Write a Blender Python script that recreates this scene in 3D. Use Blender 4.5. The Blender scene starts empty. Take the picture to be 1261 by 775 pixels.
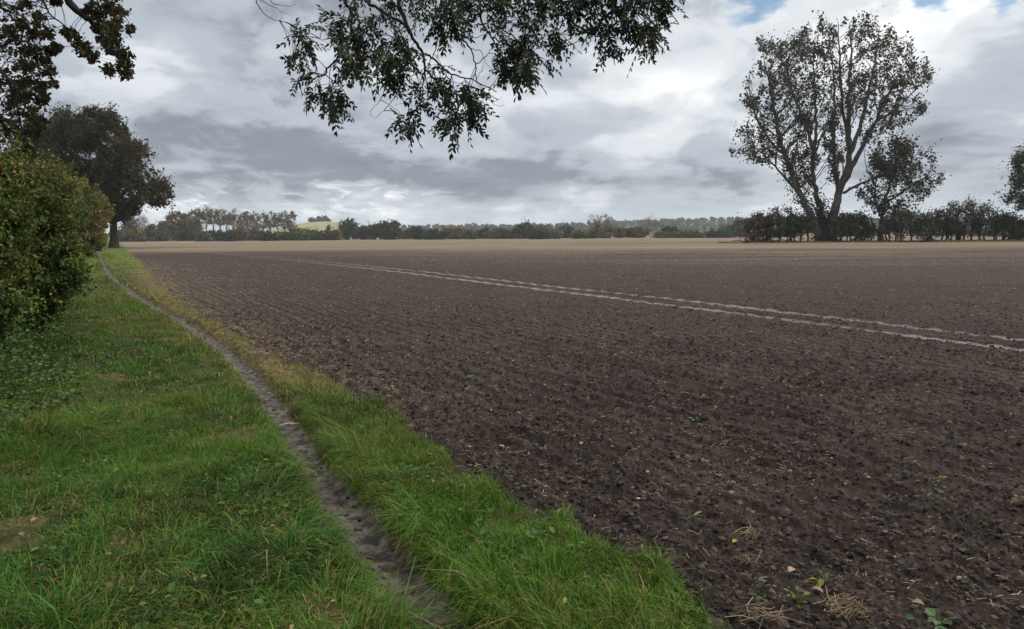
# A muddy footpath along a hedge beside a ploughed field under a broken grey sky.
HAZE = .00020
SKY_BASE = .57
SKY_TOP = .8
SUN_E = 1.5
EXPOSURE = 0.35
SKY_BLOBS = [(-21., 6.4, 15., 3.2, -.26), (2., 4.3, 20., 1.2, -.20), (17., 3.4, 13., 1.3, -.13), (31., 7.5, 7., 3., -.12), (-14., 17., 17., 5., -.17), (27., 13.5, 10., 4.5, .27),
             (8., 10.5, 8., 3.2, .20), (-27., 11., 7., 3., .12), (-6., 9.5, 6., 3., .06), (15., 9., 5., 3., .12)]
import bpy, math
import numpy as np
from mathutils import Matrix, Vector

rng = np.random.default_rng(11)
PI = math.pi
S = bpy.context.scene
COL = S.collection

# ------------------------------------------------------------------ camera
W0, H0, F0 = 1261.0, 775.0, 900.0
CX, CY = W0 / 2, H0 / 2
EYE = 1.65
PITCH = math.atan((CY - 287.0) / F0)
ROLL = math.radians(0.38)
fwd = np.array([0, math.cos(PITCH), -math.sin(PITCH)])
up0 = np.array([0, math.sin(PITCH), math.cos(PITCH)])
rt0 = np.array([1.0, 0, 0])
rt = math.cos(ROLL) * rt0 - math.sin(ROLL) * up0
up = math.sin(ROLL) * rt0 + math.cos(ROLL) * up0

cam = bpy.data.cameras.new('camera')
cam.sensor_width = 36.0
cam.sensor_fit = 'HORIZONTAL'
cam.lens = F0 * 36.0 / W0
cam.clip_start = 0.05
cam.clip_end = 12000
co = bpy.data.objects.new('camera', cam)
COL.objects.link(co)
M = Matrix.Identity(4)
for i in range(3):
    M[i][0], M[i][1], M[i][2] = rt[i], up[i], -fwd[i]
M[2][3] = EYE
co.matrix_world = M
S.camera = co


def ray(px, py):
    px = np.asarray(px, float); py = np.asarray(py, float)
    return fwd * F0 + rt * (px[..., None] - CX) - up * (py[..., None] - CY)


def P(px, py, Y):
    """the point seen at pixel (px, py) at forward distance Y"""
    r = ray(px, py)
    t = np.asarray(Y, float) / r[..., 1]
    p = r * t[..., None]
    p[..., 2] += EYE
    return p


def smooth(a, b, x):
    t = np.clip((x - a) / (b - a), 0, 1)
    return t * t * (3 - 2 * t)


# ------------------------------------------------------------------ noise
def _hash(ix, iy, seed):
    h = (ix.astype(np.int64) * 374761393 + iy.astype(np.int64) * 668265263 + seed * 1442695041) & 0xFFFFFFFF
    h = ((h ^ (h >> 13)) * 1274126177) & 0xFFFFFFFF
    h = h ^ (h >> 16)
    return (h & 0xFFFFFF) / float(0xFFFFFF)


def vnoise(x, y, seed=0):
    ix = np.floor(x); iy = np.floor(y)
    fx = x - ix; fy = y - iy
    fx = fx * fx * fx * (fx * (fx * 6 - 15) + 10); fy = fy * fy * fy * (fy * (fy * 6 - 15) + 10)
    a = _hash(ix, iy, seed); b = _hash(ix + 1, iy, seed)
    c = _hash(ix, iy + 1, seed); d = _hash(ix + 1, iy + 1, seed)
    return (a * (1 - fx) + b * fx) * (1 - fy) + (c * (1 - fx) + d * fx) * fy


def fbm(x, y, octv=4, seed=0, gain=0.5):
    s = np.zeros(np.shape(x)); a = 1.0; tot = 0
    for o in range(octv):
        c, n = math.cos(0.7 * o), math.sin(0.7 * o)
        s = s + a * vnoise((x * c - y * n) * 2.03 ** o, (x * n + y * c) * 2.03 ** o, seed + o * 17)
        tot += a; a *= gain
    return s / tot                                   # 0..1


# ------------------------------------------------------------------ plan of the place
def ground_pts(pix):
    pix = np.array(pix, float)
    r = ray(pix[:, 0], pix[:, 1])
    t = EYE / -r[:, 2]
    return (r * t[:, None])[:, :2]


PATH_PX = [(545, 775), (505, 725), (470, 680), (440, 640), (414, 605), (384, 565), (356, 520), (330, 480),
           (300, 447), (262, 415), (226, 395), (186, 374), (152, 352), (133, 335), (126, 322), (122, 312)]
EDGE_PX = [(955, 775), (880, 724), (780, 685), (690, 640), (620, 597), (560, 560), (500, 515), (430, 472),
           (385, 452), (335, 428), (290, 405), (240, 375), (200, 345), (172, 320), (157, 306), (152, 301)]


def polyline(pix):
    g = ground_pts(pix)
    d0 = g[0] - g[1]; d0 /= np.linalg.norm(d0)
    d1 = g[-1] - g[-2]; d1 /= np.linalg.norm(d1)
    return np.vstack([g[0] + d0 * 8, g, g[-1] + d1 * 300])


PATH = polyline(PATH_PX)
EDGE = polyline(EDGE_PX)
_t = np.gradient(EDGE, axis=0); _t /= np.linalg.norm(_t, axis=1)[:, None]
EDGE = EDGE + np.stack([-_t[:, 1], _t[:, 0]], 1) * 0.17      # the soil comes in under the hanging grass


def pdist(x, y, poly):
    """signed distance to a polyline, positive on its right"""
    best = np.full(np.shape(x), 1e18); sg = np.zeros(np.shape(x))
    for a, b in zip(poly[:-1], poly[1:]):
        ab = b - a; L2 = ab @ ab
        t = np.clip(((x - a[0]) * ab[0] + (y - a[1]) * ab[1]) / L2, 0, 1)
        dx = x - (a[0] + t * ab[0]); dy = y - (a[1] + t * ab[1])
        d = dx * dx + dy * dy
        cr = ab[0] * (y - a[1]) - ab[1] * (x - a[0])
        m = d < best
        best = np.where(m, d, best); sg = np.where(m, -np.sign(cr), sg)
    return np.sqrt(best) * sg


# the wheel tracks run almost parallel to the path: axes along and across them
TD = np.array([-0.50, 0.866]); TD /= np.linalg.norm(TD)
TN = np.array([TD[1], -TD[0]])
TR_A = ground_pts([(1261, 428), (1100, 405), (950, 386), (800, 368), (700, 356), (600, 346), (500, 335), (430, 327), (330, 317)])
TR_B = ground_pts([(1261, 412), (1100, 395), (950, 379), (800, 362.5), (700, 352)])
FIT_A = np.polyfit(TR_A @ TD, TR_A @ TN, 2)
FIT_B = np.array([FIT_A[0], FIT_A[1], np.mean(TR_B @ TN - np.polyval([FIT_A[0], FIT_A[1], 0], TR_B @ TD))])


def low_h(x, y):
    r = np.hypot(x, y)
    return -1.1 * smooth(110, 340, r) + 0.05 * (fbm(x / 9, y / 9, 2, 3) - 0.5) * smooth(4, 20, r)


def terrain(x, y, parts=False):
    r = np.hypot(x, y)
    dP = pdist(x, y, PATH); dE = pdist(x, y, EDGE)
    wob = (fbm(x * 3.1, y * 3.1, 3, 21) - 0.5)
    dEw = dE + 0.55 * wob + 0.35 * (fbm(x * 0.8, y * 0.8, 2, 77) - 0.5)
    dPw = np.abs(dP) + 0.09 * (fbm(x * 6, y * 6, 3, 5) - 0.5)
    field = smooth(-0.06, 0.12, dEw)
    pw = 0.135 - 0.035 * smooth(4, 8, r)
    path = (1 - smooth(pw - 0.02, pw + 0.05, dPw)) * (1 - field)
    near = 1 - smooth(20, 60, r)
    h = low_h(x, y)
    verge = (1 - field)
    h = h + verge * near * (0.10 * (fbm(x * 0.9, y * 0.9, 3, 8) - 0.5) + 0.05 * (fbm(x * 4, y * 4, 3, 9) - 0.5))
    h = h - 0.10 * np.exp(-(dP / 0.16) ** 4) * (1 - field) * (1 - smooth(60, 90, r))
    h = h + path * 0.009 * (fbm(x * 9, y * 9, 4, 13) - 0.5) * near
    h = h + verge * 0.35 * smooth(2.2, 4.6, -dP) * (1 - smooth(60, 120, r))
    # tilled soil: shallow rows along the drilling direction, and clods
    u = x * TD[0] + y * TD[1]; v = x * TN[0] + y * TN[1]
    cl = fbm(u * 9, v * 14, 4, 31, 0.66) - 0.5
    ridge = 1 - np.abs(2 * fbm(u * 17, v * 25, 3, 47, 0.62) - 1)
    fine = 1 - smooth(10, 32, r)
    h = h + field * (-0.05 + 0.035 * (fbm(u * 0.5, v * 1.6, 2, 61) - 0.5) * near)
    h = h + field * (1 - smooth(8, 15, r)) * 0.020 * np.sin(v * 2 * PI / 0.26 + 4.5 * (fbm(u * .5, v * .8, 2, 4) - .5)) * smooth(.3, .55, fbm(u * 1.1, v * 2.2, 2, 6))
    tA = v - np.polyval(FIT_A, u); tB = v - np.polyval(FIT_B, u)
    rut = np.exp(-(tA / 0.2) ** 4) + np.exp(-(tB / 0.2) ** 4)
    h = h + field * fine * (0.078 * cl + 0.036 * (ridge - 0.6)) * (1 - .8 * np.clip(rut, 0, 1))
    rut = rut * field * (1 - smooth(70, 100, u))
    h = h * 1.0 - 0.05 * rut * near
    if parts:
        return h, field, path, rut, dE, dP
    return h


# ------------------------------------------------------------------ mesh helpers
def mesh_np(name, verts, faces, mat, parent=None, col=None, smooth_=False, attrs=None, loc=None):
    me = bpy.data.meshes.new(name)
    verts = np.asarray(verts, np.float32)
    if loc is not None:
        verts = verts - np.asarray(loc, np.float32)
    me.vertices.add(len(verts)); me.vertices.foreach_set('co', verts.ravel())
    if not isinstance(faces, (list, tuple)):
        faces = [faces]
    faces = [np.asarray(f, np.int32) for f in faces if len(f)]
    loops = np.concatenate([f.ravel() for f in faces])
    tot = np.concatenate([np.full(len(f), f.shape[1], np.int32) for f in faces])
    st = np.concatenate([[0], np.cumsum(tot)[:-1]]).astype(np.int32)
    me.loops.add(len(loops)); me.loops.foreach_set('vertex_index', loops)
    me.polygons.add(len(tot)); me.polygons.foreach_set('loop_start', st)
    try:
        me.polygons.foreach_set('loop_total', tot)
    except Exception:
        pass
    me.polygons.foreach_set('use_smooth', np.full(len(tot), smooth_))
    me.update(calc_edges=True)
    if col is not None:
        c = np.ones((len(verts), 4), np.float32); c[:, :3] = col
        a = me.color_attributes.new('Col', 'FLOAT_COLOR', 'POINT'); a.data.foreach_set('color', c.ravel())
    for k, vv in (attrs or {}).items():
        a = me.attributes.new(k, 'FLOAT', 'POINT'); a.data.foreach_set('value', np.asarray(vv, np.float32))
    me.materials.append(mat)
    o = bpy.data.objects.new(name, me); COL.objects.link(o)
    if parent is not None:
        o.parent = parent
    elif loc is not None:
        o.location = loc
    return o


def tag(o, label, cat, group=None, kind=None):
    if label: o['label'] = label
    if cat: o['category'] = cat
    if group: o['group'] = group
    if kind: o['kind'] = kind
    return o


def empty(name, loc, label, cat, group=None):
    o = bpy.data.objects.new(name, None); COL.objects.link(o)
    o.location = [float(c) for c in loc]; o.empty_display_size = 0.3
    return tag(o, label, cat, group)


def norm(v):
    return v / np.maximum(np.linalg.norm(v, axis=-1, keepdims=True), 1e-9)


class Geo:
    """collects vertices, faces and colours for one mesh"""
    def __init__(s):
        s.v, s.f3, s.f4, s.c, s.n = [], [], [], [], 0

    def add(s, v, f3=None, f4=None, c=None):
        v = np.asarray(v).reshape(-1, 3)
        s.v.append(v)
        if f3 is not None: s.f3.append(np.asarray(f3).reshape(-1, 3) + s.n)
        if f4 is not None: s.f4.append(np.asarray(f4).reshape(-1, 4) + s.n)
        c = np.asarray(c if c is not None else (1, 1, 1), float)
        s.c.append(np.broadcast_to(c.reshape(-1, 3) if c.ndim > 1 else c, v.shape))
        s.n += len(v)

    def build(s, name, mat, parent=None, loc=None, smooth_=False):
        fs = []
        if s.f3: fs.append(np.vstack(s.f3))
        if s.f4: fs.append(np.vstack(s.f4))
        return mesh_np(name, np.vstack(s.v), fs, mat, parent, np.vstack(s.c), smooth_, None, loc)


def tubes(g, pts, rad, sides=5, col=(1, 1, 1)):
    """N tubes at once: pts (N,M,3), rad (N,M)"""
    pts = np.asarray(pts, float); rad = np.asarray(rad, float)
    if pts.ndim == 2: pts = pts[None]; rad = rad[None]
    N, Mm, _ = pts.shape
    if N == 0: return
    t = norm(np.gradient(pts, axis=1))
    ref = np.where(np.abs(t[:, :1, 2:3]) > 0.9, np.array([1.0, 0, 0]), np.array([0, 0, 1.0]))
    ref = np.where(np.abs(np.mean(t, axis=1, keepdims=True)[..., 2:3]) > 0.8, np.array([1.0, 0.02, 0]), np.array([0.03, 0, 1.0]))
    a = norm(np.cross(t, np.broadcast_to(ref, t.shape))); b = np.cross(t, a)
    an = np.arange(sides) * 2 * PI / sides
    v = pts[:, :, None] + rad[:, :, None, None] * (a[:, :, None] * np.cos(an)[:, None] + b[:, :, None] * np.sin(an)[:, None])
    base = (np.arange(N) * Mm * sides)[:, None, None]
    i = np.arange(Mm - 1)[None, :, None] * sides; k = np.arange(sides)[None, None, :]; k2 = (k + 1) % sides
    f = np.stack([base + i + k, base + i + k2, base + i + sides + k2, base + i + sides + k], -1)
    g.add(v, f4=f, c=col)


def spline(pts, n):
    pts = np.asarray(pts, float)
    p = np.vstack([2 * pts[0] - pts[1], pts, 2 * pts[-1] - pts[-2]])
    m = len(pts) - 1
    out = []
    for s in np.linspace(0, m, n):
        i = min(int(s), m - 1); t = s - i
        a, b, c, d = p[i], p[i + 1], p[i + 2], p[i + 3]
        out.append(0.5 * (2 * b + (c - a) * t + (2 * a - 5 * b + 4 * c - d) * t * t + (3 * b - a - 3 * c + d) * t ** 3))
    return np.array(out)


def rand_dir(n, up_bias=0.0):
    d = rng.normal(size=(n, 3)); d[:, 2] += up_bias
    return norm(d)


def leaves(g, pos, axis, nrm, length, width, col, hexa=False, fold=0.25):
    """folded leaf blades: pos = leaf base, axis = towards tip, nrm = upper side"""
    n = len(pos)
    if n == 0: return
    axis = norm(axis); side = norm(np.cross(axis, nrm)); nn = np.cross(side, axis)
    L = np.broadcast_to(np.asarray(length, float), (n,))[:, None]; Wd = np.broadcast_to(np.asarray(width, float), (n,))[:, None] / 2
    tip = pos + axis * L - nn * L * 0.12
    if hexa:
        l1 = pos + axis * L * .25 - side * Wd * .8 + nn * Wd * fold
        l2 = pos + axis * L * .62 - side * Wd + nn * Wd * fold
        r1 = pos + axis * L * .25 + side * Wd * .8 + nn * Wd * fold
        r2 = pos + axis * L * .62 + side * Wd + nn * Wd * fold
        v = np.stack([pos, l1, l2, tip, r2, r1], 1)
        b = (np.arange(n) * 6)[:, None]
        f = np.concatenate([b + np.array([0, 3, 2, 1]), b + np.array([0, 5, 4, 3])])
        g.add(v, f4=f, c=np.repeat(col, 6, 0))
    else:
        l = pos + axis * L * .45 - side * Wd + nn * Wd * fold
        r = pos + axis * L * .45 + side * Wd + nn * Wd * fold
        v = np.stack([pos, l, tip, r], 1)
        b = (np.arange(n) * 4)[:, None]
        f = np.concatenate([b + np.array([0, 2, 1]), b + np.array([0, 3, 2])])
        g.add(v, f3=f, c=np.repeat(col, 4, 0))


def palette(pal, n, w=None, jit=0.18):
    pal = np.array(pal, float)
    i = rng.choice(len(pal), n, p=w)
    return np.clip(pal[i] * (1 + jit * rng.normal(size=(n, 1))) * (1 + 0.06 * rng.normal(size=(n, 3))), 0.004, 1)


# ------------------------------------------------------------------ materials
def new_mat(name):
    m = bpy.data.materials.new(name); m.use_nodes = True
    nt = m.node_tree; nt.nodes.clear()
    return m, nt


def nd(nt, typ, ins=None, **props):
    n = nt.nodes.new(typ)
    for k, v in props.items(): setattr(n, k, v)
    for k, v in (ins or {}).items():
        s = n.inputs[k]
        if hasattr(v, 'is_output') or isinstance(v, bpy.types.NodeSocket): nt.links.new(v, s)
        else: s.default_value = v
    return n


def mth(nt, op, a, b=None, c=None, clamp=False):
    ins = {0: a}
    if b is not None: ins[1] = b
    if c is not None: ins[2] = c
    n = nd(nt, 'ShaderNodeMath', ins, operation=op); n.use_clamp = clamp
    return n.outputs[0]


def mixc(nt, f, a, b):
    n = nd(nt, 'ShaderNodeMix', data_type='RGBA')
    for k, v in ((0, f), (6, a), (7, b)):
        if isinstance(v, bpy.types.NodeSocket): nt.links.new(v, n.inputs[k])
        else: n.inputs[k].default_value = v if k == 0 else (*v, 1)
    return n.outputs[2]


def sstep(nt, x, a, b):
    n = nd(nt, 'ShaderNodeMapRange', {'Value': x, 'From Min': a, 'From Max': b}, interpolation_type='SMOOTHSTEP')
    return n.outputs['Result']


def leaf_mat(name, rough=0.55, trans=0.25, spec=0.35):
    m, nt = new_mat(name)
    c = nd(nt, 'ShaderNodeAttribute', attribute_name='Col').outputs['Color']
    b = nd(nt, 'ShaderNodeBsdfPrincipled', {'Base Color': c, 'Roughness': rough, 'Specular IOR Level': spec})
    tc = nd(nt, 'ShaderNodeMix', {0: 1.0, 6: c, 7: (1.5, 1.35, 0.7, 1)}, data_type='RGBA', blend_type='MULTIPLY').outputs[2]
    t = nd(nt, 'ShaderNodeBsdfTranslucent', {'Color': tc})
    mx = nd(nt, 'ShaderNodeMixShader', {0: trans, 1: b.outputs[0], 2: t.outputs[0]})
    o = nd(nt, 'ShaderNodeOutputMaterial', {'Surface': mx.outputs[0]})
    return m


def bark_mat(name, a, b, scale=9.0):
    m, nt = new_mat(name)
    tc = nd(nt, 'ShaderNodeTexCoord').outputs['Object']
    mp = nd(nt, 'ShaderNodeMapping', {'Vector': tc, 'Scale': (1, 1, 0.25)}).outputs[0]
    n1 = nd(nt, 'ShaderNodeTexNoise', {'Vector': mp, 'Scale': scale, 'Detail': 6, 'Roughness': 0.65}).outputs[0]
    n2 = nd(nt, 'ShaderNodeTexNoise', {'Vector': tc, 'Scale': 0.9, 'Detail': 3}).outputs[0]
    f = mth(nt, 'ADD', mth(nt, 'MULTIPLY', sstep(nt, n1, .35, .65), .7), mth(nt, 'MULTIPLY', sstep(nt, n2, .4, .65), .3))
    bp = nd(nt, 'ShaderNodeBump', {'Height': n1, 'Strength': 0.6, 'Distance': 0.03}).outputs[0]
    bs = nd(nt, 'ShaderNodeBsdfPrincipled', {'Base Color': mixc(nt, f, a, b), 'Roughness': 0.85, 'Normal': bp, 'Specular IOR Level': 0.2})
    nd(nt, 'ShaderNodeOutputMaterial', {'Surface': bs.outputs[0]})
    return m


LEAF = leaf_mat('leaf', .58, .25, .22)
FARLEAF = leaf_mat('far_leaf', 0.8, 0.12, 0.1)
GRASS = leaf_mat('grass_blade', 0.62, 0.26, 0.14)
DRY = leaf_mat('dry_straw', 0.75, 0.15, 0.2)
BARK = bark_mat('bark_dark', (.018, .015, .012), (.055, .048, .04))
BARKG = bark_mat('bark_grey', (.034, .032, .027), (.135, .128, .108), 5.0)
BARKT = bark_mat('bark_pale', (.10, .085, .06), (.22, .19, .15), 5.0)
# ------------------------------------------------------------------ the earth
def earth_mat():
    m, nt = new_mat('earth')
    pos = nd(nt, 'ShaderNodeNewGeometry').outputs['Position']
    at = lambda k: nd(nt, 'ShaderNodeAttribute', attribute_name=k).outputs['Fac']
    field, path, rut = at('field'), at('path'), at('rut')
    sx = nd(nt, 'ShaderNodeSeparateXYZ', {0: pos})
    X, Y = sx.outputs[0], sx.outputs[1]
    u = mth(nt, 'ADD', mth(nt, 'MULTIPLY', X, float(TD[0])), mth(nt, 'MULTIPLY', Y, float(TD[1])))
    v = mth(nt, 'ADD', mth(nt, 'MULTIPLY', X, float(TN[0])), mth(nt, 'MULTIPLY', Y, float(TN[1])))
    uv = nd(nt, 'ShaderNodeCombineXYZ', {0: mth(nt, 'MULTIPLY', u, 0.45), 1: v, 2: sx.outputs[2]}).outputs[0]
    nz = lambda vec, sc, det=4, ro=.55: nd(nt, 'ShaderNodeTexNoise', {'Vector': vec, 'Scale': sc, 'Detail': det, 'Roughness': ro}).outputs[0]
    big = nz(pos, 0.09, 4); mid = nz(uv, 1.1, 5, .6); fin = nz(uv, 13.0, 6, .7); xf = nz(pos, 55.0, 5, .75)
    # bare soil: dark crumb with paler tops and row ridges
    soil = mixc(nt, sstep(nt, fin, .36, .66), (.0110, .0086, .0073), (.052, .0400, .0335))
    soil = mixc(nt, mth(nt, 'MULTIPLY', sstep(nt, xf, .54, .76), .40), soil, (.105, .082, .066))
    soil = mixc(nt, mth(nt, 'MULTIPLY', sstep(nt, mid, .45, .7), .3), soil, (.056, .043, .039))
    purple = mth(nt, 'MULTIPLY', sstep(nt, big, .4, .65), .4)
    soil = mixc(nt, purple, soil, (.042, .030, .0305))
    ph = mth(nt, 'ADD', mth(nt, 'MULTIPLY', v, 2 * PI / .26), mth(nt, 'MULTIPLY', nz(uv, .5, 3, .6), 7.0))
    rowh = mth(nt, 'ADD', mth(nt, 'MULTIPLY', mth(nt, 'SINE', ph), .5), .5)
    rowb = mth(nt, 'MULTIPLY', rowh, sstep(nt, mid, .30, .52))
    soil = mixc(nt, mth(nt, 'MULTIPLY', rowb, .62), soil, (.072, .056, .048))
    # chopped straw lying in it
    fl = nz(uv, 21.0, 2, .5); fl2 = nz(pos, 3.1, 5, .75)
    fm = mth(nt, 'MULTIPLY', sstep(nt, fl, .63, .71), .5)
    soil = mixc(nt, fm, soil, (.23, .175, .115))
    # stubble takes over further out, more of it to the right
    warp = mth(nt, 'MULTIPLY', mth(nt, 'SUBTRACT', nz(nd(nt, 'ShaderNodeMapping', {'Vector': pos, 'Scale': (.25, 1, 1)}).outputs[0], 0.11, 4), .5), 26.0)
    yy = mth(nt, 'ADD', mth(nt, 'ADD', Y, mth(nt, 'MULTIPLY', X, 0.10)), warp)
    far_s = sstep(nt, yy, 60.0, 82.0)
    mid_s = mth(nt, 'MULTIPLY', sstep(nt, yy, 20.0, 70.0), sstep(nt, v, 8.0, 34.0))
    row = nz(nd(nt, 'ShaderNodeMapping', {'Vector': pos, 'Scale': (.06, 1, 1)}).outputs[0], 0.55, 4, .7)
    grain = nz(pos, 2.3, 6, .8)
    stub = mixc(nt, sstep(nt, mth(nt, 'ADD', mth(nt, 'MULTIPLY', row, .55), mth(nt, 'MULTIPLY', grain, .45)), .40, .62), (.10, .076, .060), (.27, .215, .158))
    gr = mth(nt, 'MULTIPLY', sstep(nt, nz(nd(nt, 'ShaderNodeMapping', {'Vector': pos, 'Scale': (.15, 1, 1)}).outputs[0], 0.06, 3), .52, .66), .35)
    stub = mixc(nt, gr, stub, (.16, .17, .07))
    sm = mth(nt, 'MAXIMUM', mth(nt, 'MULTIPLY', far_s, .95), mth(nt, 'MULTIPLY', mid_s, mth(nt, 'MULTIPLY', sstep(nt, mth(nt, 'ADD', mth(nt, 'MULTIPLY', grain, .6), mth(nt, 'MULTIPLY', row, .5)), .45, .66), .75)))
    soil = mixc(nt, sm, soil, stub)
    # scattered straw thrown along the edge of the field
    edge = mth(nt, 'MULTIPLY', mth(nt, 'MULTIPLY', at('straw'), .75), sstep(nt, mth(nt, 'ADD', mth(nt, 'MULTIPLY', nz(pos, 6.5, 6, .8), .7), mth(nt, 'MULTIPLY', fin, .3)), .50, .58))
    soil = mixc(nt, edge, soil, (.33, .245, .15))
    # wheel tracks: smeared wet clay, sky sheen painted in as pale grey
    wob = mth(nt, 'MULTIPLY', mth(nt, 'SUBTRACT', nz(pos, 2.3, 4, .6), .5), .10)
    def track(fit):
        q = mth(nt, 'ADD', mth(nt, 'MULTIPLY', mth(nt, 'ADD', mth(nt, 'MULTIPLY', u, float(fit[0])), float(fit[1])), u), float(fit[2]))
        return sstep(nt, mth(nt, 'ABSOLUTE', mth(nt, 'ADD', mth(nt, 'SUBTRACT', v, q), wob)), .19, .07)
    fade = mth(nt, 'SUBTRACT', 1.0, mth(nt, 'MULTIPLY', sstep(nt, u, 18., 60.), .6))
    ruts = mth(nt, 'MULTIPLY', mth(nt, 'MULTIPLY', mth(nt, 'MAXIMUM', track(FIT_A), mth(nt, 'MULTIPLY', track(FIT_B), .85)), fade), sstep(nt, mth(nt, 'ADD', mid, mth(nt, 'MULTIPLY', nz(pos, 7.0, 4, .7), .6)), .36, .82))
    ruts = mth(nt, 'MULTIPLY', ruts, field)
    soil = mixc(nt, mth(nt, 'MULTIPLY', ruts, .9), soil, (.172, .155, .146))
    # trodden path and turf floor
    pn = nz(pos, 9.0, 6, .7)
    mud = mixc(nt, sstep(nt, pn, .38, .64), (.035, .028, .025), (.165, .142, .128))
    turf = mixc(nt, sstep(nt, nz(pos, 2.6, 6, .7), .38, .62), (.030, .042, .012), (.058, .058, .022))
    turf = mixc(nt, sstep(nt, xf, .55, .7), turf, (.10, .078, .045))
    turf = mixc(nt, mth(nt, 'MULTIPLY', at('dry'), .8), turf, mixc(nt, sstep(nt, fin, .4, .62), (.06, .045, .022), (.21, .16, .08)))
    far_g = sstep(nt, Y, 22.0, 50.0)
    turf = mixc(nt, far_g, turf, mixc(nt, sstep(nt, nz(pos, .5, 5, .7), .4, .6), (.055, .085, .02), (.11, .135, .032)))
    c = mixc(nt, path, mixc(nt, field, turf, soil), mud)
    rough = mth(nt, 'SUBTRACT', .93, mth(nt, 'ADD', mth(nt, 'MULTIPLY', ruts, .33), mth(nt, 'MULTIPLY', path, .28)))
    bh = mth(nt, 'ADD', mth(nt, 'ADD', mth(nt, 'MULTIPLY', fin, .7), mth(nt, 'MULTIPLY', xf, .3)), mth(nt, 'MULTIPLY', mth(nt, 'MULTIPLY', rowb, field), .8))
    bp = nd(nt, 'ShaderNodeBump', {'Height': bh, 'Strength': 1.0, 'Distance': .045}).outputs[0]
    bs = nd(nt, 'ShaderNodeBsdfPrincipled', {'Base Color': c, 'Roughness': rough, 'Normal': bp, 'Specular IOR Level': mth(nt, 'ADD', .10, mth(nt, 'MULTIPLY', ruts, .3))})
    nd(nt, 'ShaderNodeOutputMaterial', {'Surface': bs.outputs[0]})
    return m


EARTH = earth_mat()
A0, A1 = math.radians(-47), math.radians(46)
na = 1000
an = np.linspace(A0, A1, na)
inv = np.concatenate([1 / np.geomspace(1.3, 2.6, 40), np.linspace(1 / 2.62, 1 / 60, 290)])
rr = np.concatenate([1 / inv, np.geomspace(62, 440, 46)])
nr = len(rr)
Rg, Ag = np.meshgrid(rr, an, indexing='ij')
gx = (Rg * np.sin(Ag)).ravel(); gy = (Rg * np.cos(Ag)).ravel()
gz, g_field, g_path, g_rut, g_dE, g_dP = terrain(gx, gy, True)
rad = np.hypot(gx, gy)
sn = fbm(gx * 1.3, gy * 1.3, 3, 90)
g_straw = g_field * np.exp(-np.maximum(g_dE, 0) / (0.4 + 0.025 * rad)) * smooth(5.0, 9.5, rad) * (1 - 0.8 * smooth(40, 60, rad)) * (0.25 + 1.2 * sn)
g_dry = (1 - g_field) * np.exp(-((g_dE + 0.25) / 0.4) ** 2) * smooth(6.0, 9.0, rad) * 0.9
bare = smooth(.69, .78, fbm(gx * 1.3 + 3, gy * 1.3, 3, 44)) * (1 - g_field)
g_dry = np.clip(np.maximum(g_dry, 0.5 * bare), 0, 1)
ii = (np.arange(nr - 1)[:, None] * na + np.arange(na - 1)[None, :])
quads = np.stack([ii, ii + 1, ii + na + 1, ii + na], -1).reshape(-1, 4)[:, ::-1]
qc = quads[:, 0]
isfield = g_field[quads].mean(1) > 0.5
ispath = (g_path[quads].mean(1) > 0.5) & ~isfield
isrut = (g_rut[quads].mean(1) > 0.5) & isfield


def sub_mesh(name, sel):
    q = quads[sel]; u_, inv_ = np.unique(q, return_inverse=True)
    o = mesh_np(name, np.stack([gx, gy, gz], 1)[u_], inv_.reshape(-1, 4), EARTH, None, None, True,
                dict(field=g_field[u_], path=g_path[u_], rut=g_rut[u_], straw=np.clip(g_straw[u_], 0, 1), dry=g_dry[u_]))
    o['kind'] = 'structure'
    return o


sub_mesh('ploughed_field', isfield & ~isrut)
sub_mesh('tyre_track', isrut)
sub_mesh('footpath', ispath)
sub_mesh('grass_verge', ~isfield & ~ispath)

# the land all round, out to the horizon, just under the detailed sheet
ra = np.concatenate([[0.01], np.geomspace(1, 1420, 60)]); aa = np.linspace(0, 2 * PI, 97)[:-1]
Rb, Ab = np.meshgrid(ra, aa, indexing='ij')
bx, by = (Rb * np.sin(Ab)).ravel(), (Rb * np.cos(Ab)).ravel()
bz = low_h(bx, by) - 0.22
i0 = np.arange(60)[:, None] * 96; k0 = np.arange(96)[None, :]; k1 = (k0 + 1) % 96
bq = np.stack([i0 + k0, i0 + 96 + k0, i0 + 96 + k1, i0 + k1], -1).reshape(-1, 4)[:, ::-1]
go = mesh_np('ground', np.stack([bx, by, bz], 1), bq, EARTH, None, None, True,
             dict(field=smooth(-.1, .1, pdist(bx, by, EDGE)), path=0 * bx, rut=0 * bx, straw=0 * bx, dry=0 * bx))
go['kind'] = 'structure'

# ------------------------------------------------------------------ grass
def polar_points(n, r0, r1, a0, a1, power):
    """points whose density falls with distance: pdf(r) ~ r**power"""
    q = rng.random(n)
    if abs(power + 1) < 1e-6: r = r0 * (r1 / r0) ** q
    else: r = (r0 ** (power + 1) + q * (r1 ** (power + 1) - r0 ** (power + 1))) ** (1 / (power + 1))
    a = math.radians(a0) + rng.random(n) * math.radians(a1 - a0)
    return r * np.sin(a), r * np.cos(a)


def height_at(x, y):
    return terrain(x, y)


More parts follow.
